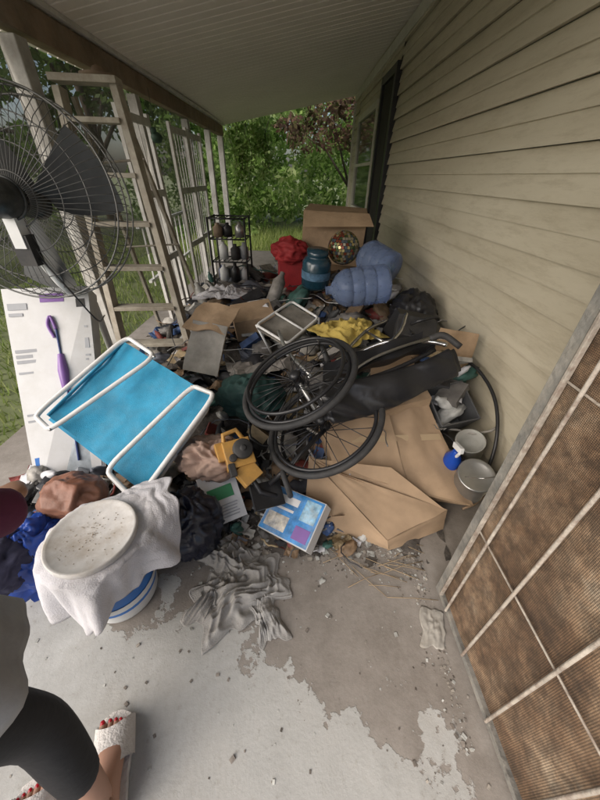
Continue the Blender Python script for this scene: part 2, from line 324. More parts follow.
def siding(y0,y1,z0,z1,nm):
    b=B(); e=.20; k=0; z=z0
    while z<z1-.001:
        zt=min(z+e,z1); h=zt-z
        ys=np.linspace(y0,y1,max(2,int((y1-y0)/.4)))
        vs=[]
        for yy in ys:
            wv=.004*math.sin(yy*3+z*9)
            vs+= [(WX(yy)+.010,yy,z),(WX(yy)-.022+wv,yy,z-.004),(WX(yy)-.022+wv,yy,z+.006),(WX(yy)-.004+wv*.5,yy,z+.48*h),(WX(yy)-.015+wv*.5,yy,z+.49*h),(WX(yy)-.015+wv*.5,yy,z+.52*h),(WX(yy)+.004,yy,zt-.005)]
        K=7; fs=[(i*K+j,i*K+j+1,(i+1)*K+j+1,(i+1)*K+j) for i in range(len(ys)-1) for j in range(K-1)]
        b.add(vs,fs,side); z=zt
    b.obj(nm,parent=house)
D0,D1=4.75,5.5
W0,W1=5.75,7.4
siding(-.28,D0,-.02,2.8,'siding'); siding(D0,W0,2.45,2.8,'siding_over_door'); siding(W0,W1,2.3,2.8,'siding_over_window'); siding(W0,W1,-.02,.95,'siding_under_window'); siding(D1+.12,W0,-.02,2.45,'siding_pier'); siding(W1,YE,-.02,2.8,'siding_end')
b=B(); b.hexa([(WX(-.28)+.03,-.28,-.2),(1.4,-.28,-.2),(1.0,YE+.02,-.2),(WX(YE)+.03,YE+.02,-.2)],(0,0,3.05),trim); b.obj('wall_core',parent=house)
b=B(); b.hexa([(WX(-.2)-.03,-.28,2.62),(WX(-.2)+.03,-.28,2.62),(WX(YE)+.03,YE,2.58),(WX(YE)-.03,YE,2.58)],(0,0,.10),trim)
b.hexa([(WX(YE)-.035,YE-.07,-.02),(WX(YE)+.05,YE-.07,-.02),(WX(YE)+.05,YE+.03,-.02),(WX(YE)-.035,YE+.03,-.02)],(0,0,2.58),trim); b.obj('trim_boards',parent=house)
glass=mat('dark_glass',(.06,.075,.05),.06,var=.3,spec=.9)
scr=mat('dark_screen',(.035,.033,.03),.8,bump=.5,bscale=200)
def wbox(b,y0,y1,z0,z1,x0,x1,m):
    b.hexa([(WX(y0)+x0,y0,z0),(WX(y0)+x1,y0,z0),(WX(y1)+x1,y1,z0),(WX(y1)+x0,y1,z0)],(0,0,z1-z0),m)
b=B(); wbox(b,D0,D0+.09,.3,2.45,-.06,.0,black); wbox(b,D1-.07,D1,.3,2.45,-.06,.0,black); wbox(b,D0+.09,D1-.07,2.37,2.45,-.058,.0,black); wbox(b,D0+.09,D1-.07,.3,.45,-.058,.0,black); wbox(b,D0+.09,D1-.07,.45,2.37,-.03,.0,scr); wbox(b,D1,D1+.12,0,2.45,-.03,.02,trim)
b.obj('storm_door',.004,parent=house)
b=B(); wbox(b,W0,W0+.08,.95,2.3,-.03,.02,trim); wbox(b,W1-.08,W1,.95,2.3,-.03,.02,trim); wbox(b,W0+.08,W1-.08,2.22,2.3,-.03,.02,trim); wbox(b,W0+.08,W1-.08,.95,1.02,-.04,.02,trim)
wbox(b,W0+.08,W1-.08,1.6,1.64,-.02,.02,trim)
wbox(b,W0+.08,W1-.08,1.02,2.22,.0,.015,glass); b.obj('window',parent=house)
b=B(); b.box((.90,-.31,1.4),(.45,.06,2.8),trim); b.box((.66,-.31,1.4),(.04,.10,2.8),white); b.obj('entry_jamb',parent=house)
# ------------------------------------------------------------ rusty security screen door
rust=mat('rusty_white_steel',(.38,.34,.29),.7,var=.3,scale=18,dirt=1.,dirtcol=(.12,.055,.03),bump=.4,bscale=80,dscale=14)
rustd=mat('dark_rusty_frame',(.17,.165,.15),.7,var=.4,scale=8,dirt=.9,dirtcol=(.34,.31,.26),bump=.4,bscale=60,dscale=12)
mm=bpy.data.materials.new('rusty_perforated_mesh'); mm.use_nodes=True; nt=mm.node_tree; pb=nt.nodes['Principled BSDF']; N=nt.nodes.new
tc=N('ShaderNodeTexCoord'); sx=N('ShaderNodeSeparateXYZ'); lnk(nt,tc.outputs['Object'],sx.inputs[0])
def mth(op,a,c=None):
    n=N('ShaderNodeMath'); n.operation=op
    for i,x in enumerate((a,c)):
        if x is None: continue
        if isinstance(x,(int,float)): n.inputs[i].default_value=x
        else: lnk(nt,x,n.inputs[i])
    return n.outputs[0]
k=2*math.pi/.009
s1=mth('SINE',mth('MULTIPLY',mth('ADD',sx.outputs['Y'],sx.outputs['Z']),k)); s2=mth('SINE',mth('MULTIPLY',mth('SUBTRACT',sx.outputs['Y'],sx.outputs['Z']),k))
pr=mth('MULTIPLY',s1,s2); hr=N('ShaderNodeMapRange'); hr.inputs[1].default_value=.0; hr.inputs[2].default_value=.5; hr.inputs[3].default_value=0; hr.inputs[4].default_value=.85; lnk(nt,pr,hr.inputs[0])
def nramp(sc_,det,ro,stops):
    n=N('ShaderNodeTexNoise'); n.inputs['Scale'].default_value=sc_; n.inputs['Detail'].default_value=det; n.inputs['Roughness'].default_value=ro; lnk(nt,tc.outputs['Object'],n.inputs['Vector'])
    r=N('ShaderNodeValToRGB'); lnk(nt,n.outputs['Fac'],r.inputs[0])
    while len(r.color_ramp.elements)<len(stops): r.color_ramp.elements.new(.5)
    for i,(p,c) in enumerate(stops): r.color_ramp.elements[i].position=p; r.color_ramp.elements[i].color=(*c,1)
    return r.outputs[0]
c1=nramp(3.5,12,.75,[(.30,(.05,.03,.02)),(.45,(.17,.105,.06)),(.57,(.30,.21,.135)),(.72,(.45,.39,.30))])
c2=nramp(18,8,.8,[(.42,(.35,.35,.35)),(.62,(1.2,1.15,1.1))])
ml=N('ShaderNodeMix'); ml.data_type='RGBA'; ml.blend_type='MULTIPLY'; ml.inputs[0].default_value=.8; lnk(nt,c1,ml.inputs[6]); lnk(nt,c2,ml.inputs[7])
mx=N('ShaderNodeMix'); mx.data_type='RGBA'; lnk(nt,hr.outputs[0],mx.inputs[0]); lnk(nt,ml.outputs[2],mx.inputs[6]); mx.inputs[7].default_value=(.035,.024,.017,1)
lnk(nt,mx.outputs[2],pb.inputs['Base Color']); pb.inputs['Roughness'].default_value=.85
bp=N('ShaderNodeBump'); bp.inputs['Strength'].default_value=.6; bp.inputs['Distance'].default_value=.004; bp.invert=True; lnk(nt,hr.outputs[0],bp.inputs['Height']); lnk(nt,bp.outputs[0],pb.inputs['Normal'])
def DX(y): return .595+(.68-y)*.07
b=B()
def dbox(y0,y1,z0,z1,x0,x1,m): b.hexa([(DX(y0)+x0,y0,z0),(DX(y0)+x1,y0,z0),(DX(y1)+x1,y1,z0),(DX(y1)+x0,y1,z0)],(0,0,z1-z0),m)
dbox(.655,.685,.02,2.02,-.015,.02,rustd); dbox(-.25,-.2,.02,2.02,-.015,.02,rustd); dbox(-.2,.655,.02,.045,-.013,.018,rustd); dbox(-.2,.655,1.97,2.02,-.013,.018,rustd)
dbox(.640,.648,.045,1.97,-.02,-.008,rust)
for y in (.585,.44,.27,.10,-.06): b.tube([(DX(y)-.02,y,.045),(DX(y)-.02,y+.002,1.97)],.0052,rust,8)
for z in (.50,1.08,1.6): b.tube([(DX(-.2)-.011,-.2,z),(DX(.64)-.011,.64,z)],.0033,rust,6)
b.grid(lambda u,v:(DX(-.2+.855*u)+.003+.006*sn(u*3,v*5,2),-.2+.855*u,.045+1.925*v),24,40,mm)
b.obj('security_screen_door',.001)
b=B(); b.hexa([(DX(.6)+.05,-.25,0.003),(DX(.6)+.34,-.25,.003),(WX(.68)-.04,.9,.003),(DX(.6)+.06,.75,.003)],(0,0,.02),mat('door_mat_dirt',(.1,.07,.05),.95,bump=.5)); b.obj('door_mat')
# ------------------------------------------------------------ ladder
alu=mat('ladder_weathered',(.38,.35,.29),.6,.1,var=.25,dirt=.9,dirtcol=(.19,.145,.10),dscale=8)
b=B(); L0,R0,L1,R1=V((-1.50,2.28,.03)),V((-.95,2.36,.03)),V((-1.56,2.60,1.86)),V((-1.24,2.66,1.90))
def rail(p,q,wd,dp,m,side_):
    a=(q-p).normalized(); y=V((0,1,0)); y=(y-a*y.dot(a)).normalized(); x=y.cross(a)
    b.hexa([p-x*wd/2-y*dp/2,p+x*wd/2-y*dp/2,p+x*wd/2+y*dp/2,p-x*wd/2+y*dp/2],q-p,m)
rail(L0,L1,.045,.08,alu,0); rail(R0,R1,.045,.08,alu,0)
for k in range(1,7):
    f=k/6.6; p=L0.lerp(L1,f); q=R0.lerp(R1,f); c=(p+q)/2; ln=(q-p).length; b.box(c,(ln-.04,.10,.028),alu,rot=(0,0,.13))
b.box((L1+R1)/2+V((0,0,.02)),(.38,.13,.035),alu,rot=(0,0,.15))
L2,R2=V((-1.50,3.05,.03)),V((-1.0,3.12,.03)); rail(L2,L1+V((.04,.06,-.03)),.025,.04,alu,0); rail(R2,R1+V((-.04,.06,-.03)),.025,.04,alu,0)
for f in(.2,.5,.8): b.tube([L2.lerp(L1,f),R2.lerp(R1,f)],.008,alu)
b.obj('stepladder',.003)
# ------------------------------------------------------------ pedestal fan
fang=mat('fan_wire_grey',(.13,.13,.125),.5,.5,var=.3); fblk=mat('fan_motor_black',(.025,.028,.028),.4,var=.5,scale=20,dirt=.7,dirtcol=(.14,.14,.13)); blade=mat('fan_blade',(.055,.058,.06),.5,.2,var=.3,dirt=.5,dirtcol=(.13,.12,.11))
b=B(); FC=V((-1.25,1.62,1.33)); ax=V((.10,-1,.16)).normalized(); q=V((0,0,1)).rotation_difference(ax); FR=.40
def fp(r,a,z): return FC+q@V((r*math.cos(a),r*math.sin(a),z))
for zz,rr in ((.0,FR),(.08,FR*.985),(-.08,FR*.985)): b.ring(FC+ax*zz,ax,rr,.004,fang,64,6)
for sgn in (1,-1):
    for rr,zz in ((.10,.13),(.2,.125),(.3,.11)): b.ring(FC+ax*zz*sgn,ax,rr,.0025,fang,48,5)
    for k in range(72):
        a=2*math.pi*k/72; b.tube([fp(.06,a,.13*sgn),fp(.2,a+.04,.127*sgn),fp(.32,a+.08,.11*sgn),fp(.39,a+.1,.06*sgn),fp(FR,a+.1,0)],.0016,fang,4,caps=False)
for k in range(3):
    a0=2*math.pi*k/3+.35
    def bl(u,v,a0=a0):
        r=.06+.30*u; a=a0+(v-.5)*(1.2-.3*u)+.15*u; return fp(r,a,-.02+(v-.5)*.12)
    b.grid(bl,10,8,blade)
b.lathe([(0,.03),(.06,.03),(.065,-.03),(0,-.05)],FC,ax,fblk)
b.lathe([(0,.02),(.06,.03),(.072,.07),(.074,.13),(.066,.17),(.045,.20),(.02,.212),(0,.214)],FC+ax*.08,ax,fblk,28)
b.ring(FC+ax*.16,ax,.075,.006,fblk,32)
b.box(FC+ax*.16+V((0,0,-.12)),(.05,.06,.12),whitepl)
P0=FC+ax*.16+V((0,.0,-.14)); b.tube([P0,P0+V((.01,.12,-.25)),(-1.30,1.86,.80),(-1.30,1.88,.06)],.021,whitepl,12)
b.box((P0+V((.0,.0,-.05))),(.075,.05,.12),blackdull)
b.tube(smooth([P0+V((.04,0,-.08)),P0+V((.12,.0,-.22)),P0+V((.13,.1,-.40)),(-1.22,1.8,.75)]),.004,black,6)
b.lathe([(0,.06),(.05,.06),(.06,.045),(.25,.03),(.27,.012),(.27,0)],(-1.3,1.88,0),(0,0,1),fblk,32)
b.obj('pedestal_fan')
# ------------------------------------------------------------ tall product carton
cart=mat('white_carton',(.60,.60,.60),.5,var=.05,dirt=.4,dirtcol=(.38,.36,.31)); purple=mat('purple_plastic',(.20,.10,.32),.35); navy=mat('navy_ink',(.03,.05,.16),.5); greyink=mat('grey_ink',(.32,.33,.35),.5); blueink=mat('blue_ink',(.03,.16,.50),.45); paleink=mat('pale_photo_ink',(.36,.40,.43),.5,var=.5,scale=7,dirt=.6,dirtcol=(.22,.18,.16))
b=B(); q4=[V((-1.40,1.03,.02)),V((-1.10,1.16,.02)),V((-1.19,1.70,.95)),V((-1.58,1.60,.95))]
n=(q4[1]-q4[0]).cross(q4[3]-q4[0]).normalized()
b.hexa(q4,-n*.17,cart,.005)
def onq(u,v,o=.003): 
    return q4[0]*(1-u)*(1-v)+q4[1]*u*(1-v)+q4[2]*u*v+q4[3]*(1-u)*v+n*o
def decal(u0,v0,u1,v1,m,o=.003,th=.001): b.slab([onq(u0,v0,o),onq(u1,v0,o),onq(u1,v1,o),onq(u0,v1,o)],th,m)
decal(.36,.02,.98,.60,paleink,.0015,.0008)
b.tube([onq(.64,.15,.01),onq(.62,.45,.01),onq(.57,.8,.01)],.006,navy,8)
b.tube(smooth([onq(.57,.8,.012),onq(.52,.86,.012),onq(.48,.82,.012),onq(.54,.76,.012)]),.008,purple,8)
b.tube([onq(.60,.50,.01),onq(.595,.60,.012),onq(.585,.68,.01)],[.018,.026,.014],purple,10); b.tube([onq(.50,.08,.01),onq(.63,.10,.014),onq(.76,.08,.01)],[.012,.02,.012],greyink,10)
b.tube([onq(.625,.30,.01),onq(.615,.40,.012),onq(.61,.48,.01)],[.014,.02,.014],greyink,10)
decal(.84,.90,.95,.94,blackdull)
for (u0,v0,u1,v1) in [(.04,.90,.26,.93),(.04,.87,.2,.885),(.04,.7,.30,.715),(.04,.675,.24,.69),(.04,.65,.28,.665),(.04,.60,.22,.61),(.80,.66,.95,.67),(.80,.64,.92,.65),(.80,.70,.95,.75),(.70,.80,.95,.81),(.70,.78,.9,.79),(.05,.40,.30,.41),(.05,.37,.26,.38)]: decal(u0,v0,u1,v1,greyink)
decal(.05,.1,.30,.2,blueink); decal(.42,.93,.70,.97,purple); decal(.80,.10,.95,.20,cart,.004); decal(.80,.24,.95,.34,navy,.004)
b.obj('vacuum_carton',.004)
# ------------------------------------------------------------ blue folding chair
blue=mat('blue_fabric',(.02,.26,.44),.75,var=.2,scale=9,bump=.25,bscale=300,dirt=.45,dirtcol=(.13,.30,.40)); wt=mat('white_tube',(.72,.72,.71),.32,var=.05,dirt=.35,dirtcol=(.38,.33,.27),scale=14)
b=B(); l,t,r_,bb=V((-1.22,1.15,.50)),V((-1.0,1.56,.70)),V((-.46,1.27,.56)),V((-.69,.90,.30))
def cp(u,v,o=0):
    p=l*(1-u)*(1-v)+bb*u*(1-v)+r_*u*v+t*(1-u)*v; n=(bb-l).cross(t-l).normalized(); return p+n*o
b.grid(lambda u,v:cp(-.0+1.0*u,.0+1.0*v,-.018*math.sin(math.pi*v)+.012*sn(u*4,v*3,0)+.005*abs(sn(u*9,v*3,4))),50,30,blue)
b.grid(lambda u,v:cp(-.03+1.0*u,-.03+1.02*v,-.045-.01*math.sin(math.pi*v)+.004*math.sin(u*11)),30,14,blue)
for f_ in (.0,1.0): b.tube([cp(f_,v_/8,.001) for v_ in range(9)],.008,blue,8)
def rnd_loop(pts,n=6,rr=.18):
    out=[]; N_=len(pts)
    for i in range(N_):
        p0,p1,p2=pts[i-1],pts[i],pts[(i+1)%N_]; a=p1.lerp(p0,rr); c=p1.lerp(p2,rr)
        for k in range(n): s=k/(n-1); out.append((a*(1-s)+p1*s)*(1-s)+(p1*(1-s)+c*s)*s)
    return out
b.tube(rnd_loop([cp(-.02,.03,-.065),cp(.98,.03,-.065),cp(.98,.98,-.065),cp(-.02,.98,-.065)],6,.12),.011,wt,10,True)
b.tube(rnd_loop([cp(-.03,-.06,.04),cp(.16,-.08,.05),cp(.40,1.02,.045),cp(.04,1.04,.04)],6,.16),.0115,wt,10,True)
b.tube(rnd_loop([cp(.70,-.06,.06),cp(1.02,-.11,.06),cp(1.04,1.0,.05),cp(.84,.96,.05)],6,.16),.0115,wt,10,True)
b.tube([cp(1.02,-.1,.06),cp(.97,-.22,-.05),cp(.92,-.26,-.12)],.0105,wt,10)
for (u_,v_) in [(.16,-.07),(.40,1.0),(1.02,-.09),(.84,.95)]: b.ball(cp(u_,v_,.052),.008,galv,10,8)
b.obj('folding_lawn_chair')
# ------------------------------------------------------------ bucket with towel and lid
towel=mat('white_towel',(.60,.59,.62),.95,var=.08,scale=8,bump=.35,bscale=220,dirt=.5,dirtcol=(.37,.34,.30)); 
b=B(); BC=V((-.735,.62,0)); b.lathe([(.0,.004),(.125,.004),(.13,.02),(.145,.30),(.153,.305),(.153,.33),(.148,.335),(.150,.37),(.145,.375)],BC,(0,0,1),whitepl,40)
b.lathe([(.1345,.07),(.1405,.18)],BC,(0,0,1),blueink,40); b.lathe([(.1368,.09),(.1402,.125)],BC,(0,0,1),whitepl,40)
b.obj('plastic_bucket')
b=B()
def tw(u,v):
    a=2*math.pi*u; L=.17+.09*math.sin(a*1+3.9)+.035*math.sin(3*a+1)+.02*math.sin(7*a)
    ext=.12*max(0,math.cos(a-.75))**3
    if v<.35: r=.10+.058*(v/.35); z=.392-.004*(v/.35)
    else:
        s=(v-.35)/.65; r=.158+.012+(.025+.030*math.sin(5*a+.7+s)+.014*math.sin(11*a+2)+.008*math.sin(17*a+3*s))*s**.8+ext*s; z=.388-L*s**1.2+ext*.6*s+.008*nz((math.cos(a)*3,math.sin(a)*3,s*3),2)
    return BC+V((r*math.cos(a),r*math.sin(a),max(z,.01)))
b.grid(tw,150,34,towel,closeu=True); b.obj('towel',solid=.004)
lidm=mat('dirty_lid',(.60,.585,.565),.55,var=.12,scale=16,dirt=.9,dirtcol=(.40,.34,.27))
grit=mat('grit',(.30,.23,.15))
b=B(); b.lathe([(0,.402),(.11,.403),(.118,.408),(.135,.410),(.142,.416),(.147,.412),(.146,.39),(.14,.388)],BC,(0,0,1),lidm,48)
rn=random.Random(3)
for i in range(130):
    a=rn.uniform(0,6.28); rr=.12*rn.random()**.9; s=rn.uniform(.0006,.0018); b.box(BC+V((rr*math.cos(a),rr*math.sin(a),.404)),(s*2,s,s),grit,rot=(0,0,a))
b.obj('bucket_lid')
# ------------------------------------------------------------ rags, bags
def rag(name,c,sx_,sy_,amp,m,seed,n=70,base=0.,pull=.5,rot=0.,fs=1.):
    b=B(); cr,sr=math.cos(rot),math.sin(rot)
    def fn(u,v):
        x=(u-.5); y=(v-.5); ang=math.atan2(y,x); rr=2*max(abs(x),abs(y))
        e=1+pull*rr*(sn(math.cos(ang)*1.3,math.sin(ang)*1.3,0,seed)+.5*sn(math.cos(ang)*3,math.sin(ang)*3,2,seed))
        X=x*sx_*e; Y=y*sy_*e
        wx=x+.22*sn(x*2.5,y*2.5,1,seed); wy=y+.22*sn(x*2.5,y*2.5,5,seed)
        fold=abs(sn(wx*6.5*fs,wy*2.2*fs,3,seed)); f2=abs(sn(wx*3*fs,wy*9*fs,8,seed)); f3=sn(wx*16,wy*13,4,seed)
        z=amp*((1-2.4*fold)*.55+(1-2.4*f2)*.32+.07*f3)
        z=math.log1p(math.exp(z/amp*5))/5*amp
        z*=max(.12,1.15-1.1*rr**2)
        X2,Y2=X*cr-Y*sr,X*sr+Y*cr
        bz=base(c[0]+X2,c[1]+Y2) if callable(base) else base
        return V((c[0]+X2,c[1]+Y2,c[2]+bz+z+.003))
    b.grid(fn,n,n,m); return b.obj(name,solid=.003)
greyrag=mat('grey_rag',(.31,.30,.285),.95,var=.2,scale=6,bump=.3,bscale=200,dirt=.6,dirtcol=(.17,.15,.125))
rag('grey_rag',(-.23,.64,0),.36,.24,.075,greyrag,3,90,rot=.5); rag('grey_rag',(-.33,.78,0.01),.30,.17,.07,greyrag,8,70,rot=-.3); rag('grey_rag',(-.37,.62,0),.22,.12,.04,greyrag,12,60,rot=1.2); rag('grey_rag',(-.14,.56,0),.20,.11,.045,greyrag,17,60,rot=-1.1)
def blob(name,c,rad,m,amp,s_,seed,M=None,u=72,v=48):
    b=B()
    def f(d):
        w_=d+.35*V((sn(d.x*1.5,d.y*1.5,d.z*1.5,seed),sn(d.x*1.5,d.y*1.5,d.z*1.5+9,seed),sn(d.x*1.5+5,d.y*1.5,d.z*1.5,seed)))
        return 1+amp*(1-2.6*abs(sn(w_.x*s_*.6,w_.y*s_*.6,w_.z*s_*.6,seed)))*.8+amp*.4*(1-2.6*abs(sn(w_.x*s_*1.5,w_.y*s_*1.5,w_.z*s_*1.5,seed+3)))-amp*.3
    b.ball(c,rad,m,u,v,f,M); return b.obj(name)
blob('black_trash_bag',(-.50,.84,.16),(.13,.12,.17),mat('black_bag_film',(.015,.017,.03),.3,var=.3),.22,3,2)
blob('brown_leather_bag',(-.95,.82,.35),(.12,.10,.085),mat('brown_leather',(.22,.095,.06),.55,var=.35,bump=.2,bscale=60,dirt=.4),.16,1.8,5)
bluebag=mat('blue_bag_film',(.02,.07,.36),.35,var=.3)
blob('blue_plastic_bag',(-1.06,.66,.17),(.10,.13,.17),bluebag,.28,3.2,7)
blob('dark_cloth_bundle',(-1.12,.56,.28),(.12,.12,.10),mat('dark_navy_cloth',(.03,.03,.06),.9,var=.4),.25,2.6,19)
blob('brown_paper_bag',(-.46,1.12,.30),(.15,.11,.09),mat('pinkish_paper',(.36,.25,.20),.8,var=.25,dirt=.4),.3,3.2,11)
# ------------------------------------------------------------ mound + trash
def H(x,y):
    h=np.interp(y,[.75,1.0,1.3,1.8,2.4,3.2,4.5,5.5,6.2],[0,.02,.12,.30,.44,.55,.45,.15,0])
    wl=np.interp(x,[-1.6,-1.2,-.7,0,.6,.98],[.1,.45,.8,1,1,.9]); return float(h*wl)
moundm=mat('pile_dark',(.06,.052,.045),.9,var=.6,scale=15,bump=.8,bscale=40,dirt=.6,dirtcol=(.18,.15,.12))
b=B(); b.grid(lambda u,v:V((-1.6+2.3*u,.75+5.5*v,H(-1.6+2.3*u,.75+5.5*v)+.03*nz((u*20,v*30,0))-.01)),60,110,moundm); b.obj('rubbish_mound')
trashc=[(.5,.5,.48),(.04,.04,.045),(.3,.2,.12),(.55,.55,.57),(.05,.10,.24),(.10,.09,.08),(.42,.40,.36),(.26,.06,.05),(.16,.15,.14),(.22,.15,.09),(.50,.49,.46),(.05,.05,.05),(.05,.13,.11),(.28,.26,.24),(.34,.26,.15),(.12,.13,.16),(.35,.33,.3),(.02,.02,.025)]
trm=island_mat('trash_mixed',trashc,.6,noise_s=18)
b=B(); rn=random.Random(11)
def item(x,y,z,s):
    k=rn.random(); rot=(rn.uniform(-.8,.8),rn.uniform(-.8,.8),rn.uniform(0,6.28))
    if k<.22: b.box((x,y,z+s*.15),(s*rn.uniform(.6,1.3),s*rn.uniform(.4,1),s*rn.uniform(.08,.35)),trm,rot)
    elif k<.46:
        M=Euler(rot).to_matrix(); sd=rn.random()*50; b.ball((x,y,z+s*.15),(s*.55,s*.4,s*.22),trm,18,11,lambda d:1+.9*(.4-abs(sn(d.x*1.6,d.y*1.6,d.z*1.6,sd)))+.3*sn(d.x*4,d.y*4,d.z*4,sd),M)
    elif k<.74:
        M=Euler((rn.uniform(-.4,.4),rn.uniform(-.4,.4),rot[2])).to_matrix(); sd=rn.random()*50
        b.grid(lambda u,v:V((x,y,z+s*.12))+M@V(((u-.5)*s*1.5,(v-.5)*s,.3*s*nz((u*2,v*2,sd),1.1))),9,9,trm,rn.random()<.6)
    elif k<.86:
        a=M=Euler(rot).to_matrix()@V((0,0,1)); a.z*=.5; r0=s*.2; b.lathe([(0,0),(r0,0),(r0,s*.7),(r0*.4,s*.9),(r0*.4,s),(0,s)],(x,y,z+r0),a,trm,10)
    else:
        p=V((x,y,z+.03)); pts=[p]; dr=rot[2]
        for i in range(6): dr+=rn.uniform(-.8,.8); p=p+V((math.cos(dr)*s*.4,math.sin(dr)*s*.4,rn.uniform(-.2,.25)*s)); pts.append(p)
        b.tube(pts,.003+.004*rn.random(),trm,5)
for i in range(850):
    y=rn.uniform(1.05,5.6); x=rn.uniform(-1.55,WX(y)-.14); item(x,y,H(x,y),rn.uniform(.06,.2))
for i in range(60):
    y=rn.uniform(1.9,4.2); x=rn.uniform(-1.15,.5); item(x,y,H(x,y)+.04,rn.uniform(.18,.28))
for i in range(420):
    y=rn.uniform(.82,1.3); x=rn.uniform(-1.3,.3); item(x,y,H(x,y),rn.uniform(.02,.08))
for i in range(60):
    y=rn.uniform(.75,1.1); x=rn.uniform(-1.5,-1.05); item(x,y,rn.uniform(0,.16),rn.uniform(.05,.12))
for i in range(50):
    y=rn.uniform(1.4,2.4); x=rn.uniform(.65,WX(y)-.10); item(x,y,rn.uniform(.3,.62),rn.uniform(.08,.18))
b.obj('rubbish_pile')
b=B(); rn=random.Random(21); cabm=[black,galv,blackdull,wt]
for i in range(34):
    y=rn.uniform(1.3,3.6); x=rn.uniform(-1.0,.75); p=V((x,y,H(x,y)+.10)); pts=[]; dr=rn.uniform(0,6.28)
    for k in range(12):
        dr+=rn.uniform(-.7,.7); p=p+V((math.cos(dr)*.06,math.sin(dr)*.06,rn.uniform(-.02,.02))); p.z=max(p.z,H(p.x,p.y)+.06); pts.append(p.copy())
    b.tube(smooth(pts,3),.0025+.002*rn.random(),cabm[i%4],5)
b.obj('tangled_cables')
b=B(); flk=island_mat('debris_flakes',[(.4,.4,.37),(.24,.21,.18),(.46,.46,.43),(.15,.13,.11),(.3,.27,.23)],.8)
for i in range(4200):
    k=rn.random()
    if k<.86: y=.98-abs(rn.gauss(0,.10)); x=rn.uniform(-.6,.56)
    elif k<.93: x=.56-abs(rn.gauss(0,.04)); y=rn.uniform(.2,.95)
    else: x=rn.uniform(-1.2,.6); y=rn.uniform(.1,1.)
    s=abs(rn.gauss(0,.0026))+.001; b.box((x,y,s*.25),(s*2,s*1.5,s*.5),flk,(rn.uniform(-.3,.3),rn.uniform(-.3,.3),rn.uniform(0,6)))
for i in range(150):
    y=.97-abs(rn.gauss(0,.09)); x=rn.uniform(-.5,.5); s=rn.uniform(.012,.035); sd=i; A=rn.uniform(0,6.28)
    b.grid(lambda u,v:V((x,y,.004))+Euler((0,0,A)).to_matrix()@V(((u-.5)*s*(1+.5*sn(v*2,sd,0)),(v-.5)*s*.8*(1+.5*sn(u*2,sd,5)),.35*s*abs(sn(u*2,v*2,sd)))),5,5,flk)
b.obj('floor_debris')
b=B(); twm=mat('dry_twigs',(.30,.22,.13),.9)
for i in range(30):
    x=rn.uniform(.25,.60); y=rn.uniform(.6,.95); a=rn.uniform(2.3,3.6); L=rn.uniform(.05,.22); b.tube([(x,y,.006),(x+math.cos(a)*L*.5,y+math.sin(a)*L*.45,.012),(x+math.cos(a)*L,y+math.sin(a)*L,.006)],.0014,twm,4)
b.obj('twigs')
pap=mat('grey_paper',(.33,.31,.275),.9,var=.25,scale=20,dirt=.7,dirtcol=(.20,.17,.13))
rag('paper_scrap',(.53,.54,0),.085,.13,.012,pap,21,24,pull=.3,rot=-.25)
# ------------------------------------------------------------ cardboard boxes
def cbslab(b,q,th,m,bend=.01,n=14,seed=0):
    q=[V(p) for p in q]; nn=(q[1]-q[0]).cross(q[3]-q[0]).normalized()
    for o in (0,th):
        b.grid(lambda u,v:q[0]*(1-u)*(1-v)+q[1]*u*(1-v)+q[2]*u*v+q[3]*(1-u)*v+nn*(o+bend*sn(u*2.2,v*2.2,seed)*2+bend*.4*sn(u*7,v*7,seed)),n,n,m if o else cardin)
b=B()
b.hexa([(.06,1.34,.42),(.64,1.46,.46),(.83,1.03,.125),(.16,1.10,.235)],(.03,.10,-.3),card,.02)
cbslab(b,[(.055,1.345,.435),(.42,1.42,.47),(.52,1.06,.195),(.155,1.09,.255)],.004,card,.010,20,1)
cbslab(b,[(.425,1.42,.472),(.645,1.465,.48),(.835,1.02,.145),(.525,1.06,.197)],.004,card,.014,20,3)
b.hexa([(.02,1.15,.29),(.18,1.08,.255),(.70,.99,.13),(.42,1.10,.30)],(.0,.03,-.12),cardin,.02)
cbslab(b,[(.02,1.16,.30),(.18,1.085,.262),(.70,.99,.140),(.40,.865,.065)],.005,card,.009,18,5)
cbslab(b,[(.02,1.155,.30),(.40,.862,.062),(.415,.850,.006),(.01,.98,.006)],.005,card,.006,16,7)
cbslab(b,[(.40,.862,.064),(.70,.99,.138),(.71,.975,.006),(.415,.85,.006)],.005,cardin,.004,12,8)
tape=mat('packing_tape',(.40,.30,.19),.25,var=.05); pink=mat('printed_ink',(.13,.09,.06),.8,var=.3)
b.slab([(.20,1.245,.358),(.70,1.30,.358),(.71,1.275,.338),(.205,1.22,.338)],.0015,tape)
b.obj('cardboard_box')
b=B(); cbslab(b,[(.66,1.62,.36),(.90,1.66,.36),(.955,1.72,.74),(.72,1.70,.78)],.006,card,.012,14,15); b.hexa([(.34,1.50,.50),(.62,1.60,.55),(.66,1.42,.50),(.40,1.34,.47)],(.02,.05,-.25),card); b.slab([(.34,1.5,.505),(.62,1.6,.555),(.58,1.72,.62),(.36,1.64,.60)],.005,cardin); b.obj('cardboard_box')
b=B(); c=V((.20,3.40,1.00)); b.box(c,(.55,.45,.42),card,rot=(.05,.05,-.1)); b.slab([c+V((-.27,-.22,.21)),c+V((.27,-.26,.20)),c+V((.30,-.40,.12)),c+V((-.29,-.36,.10))],.005,card); b.obj('cardboard_box',.006)
b=B(); b.box((.25,3.42,.62),(.5,.4,.34),mat('brown_carton',(.25,.17,.10),.9),rot=(0,0,.1)); b.obj('cardboard_carton',.006)
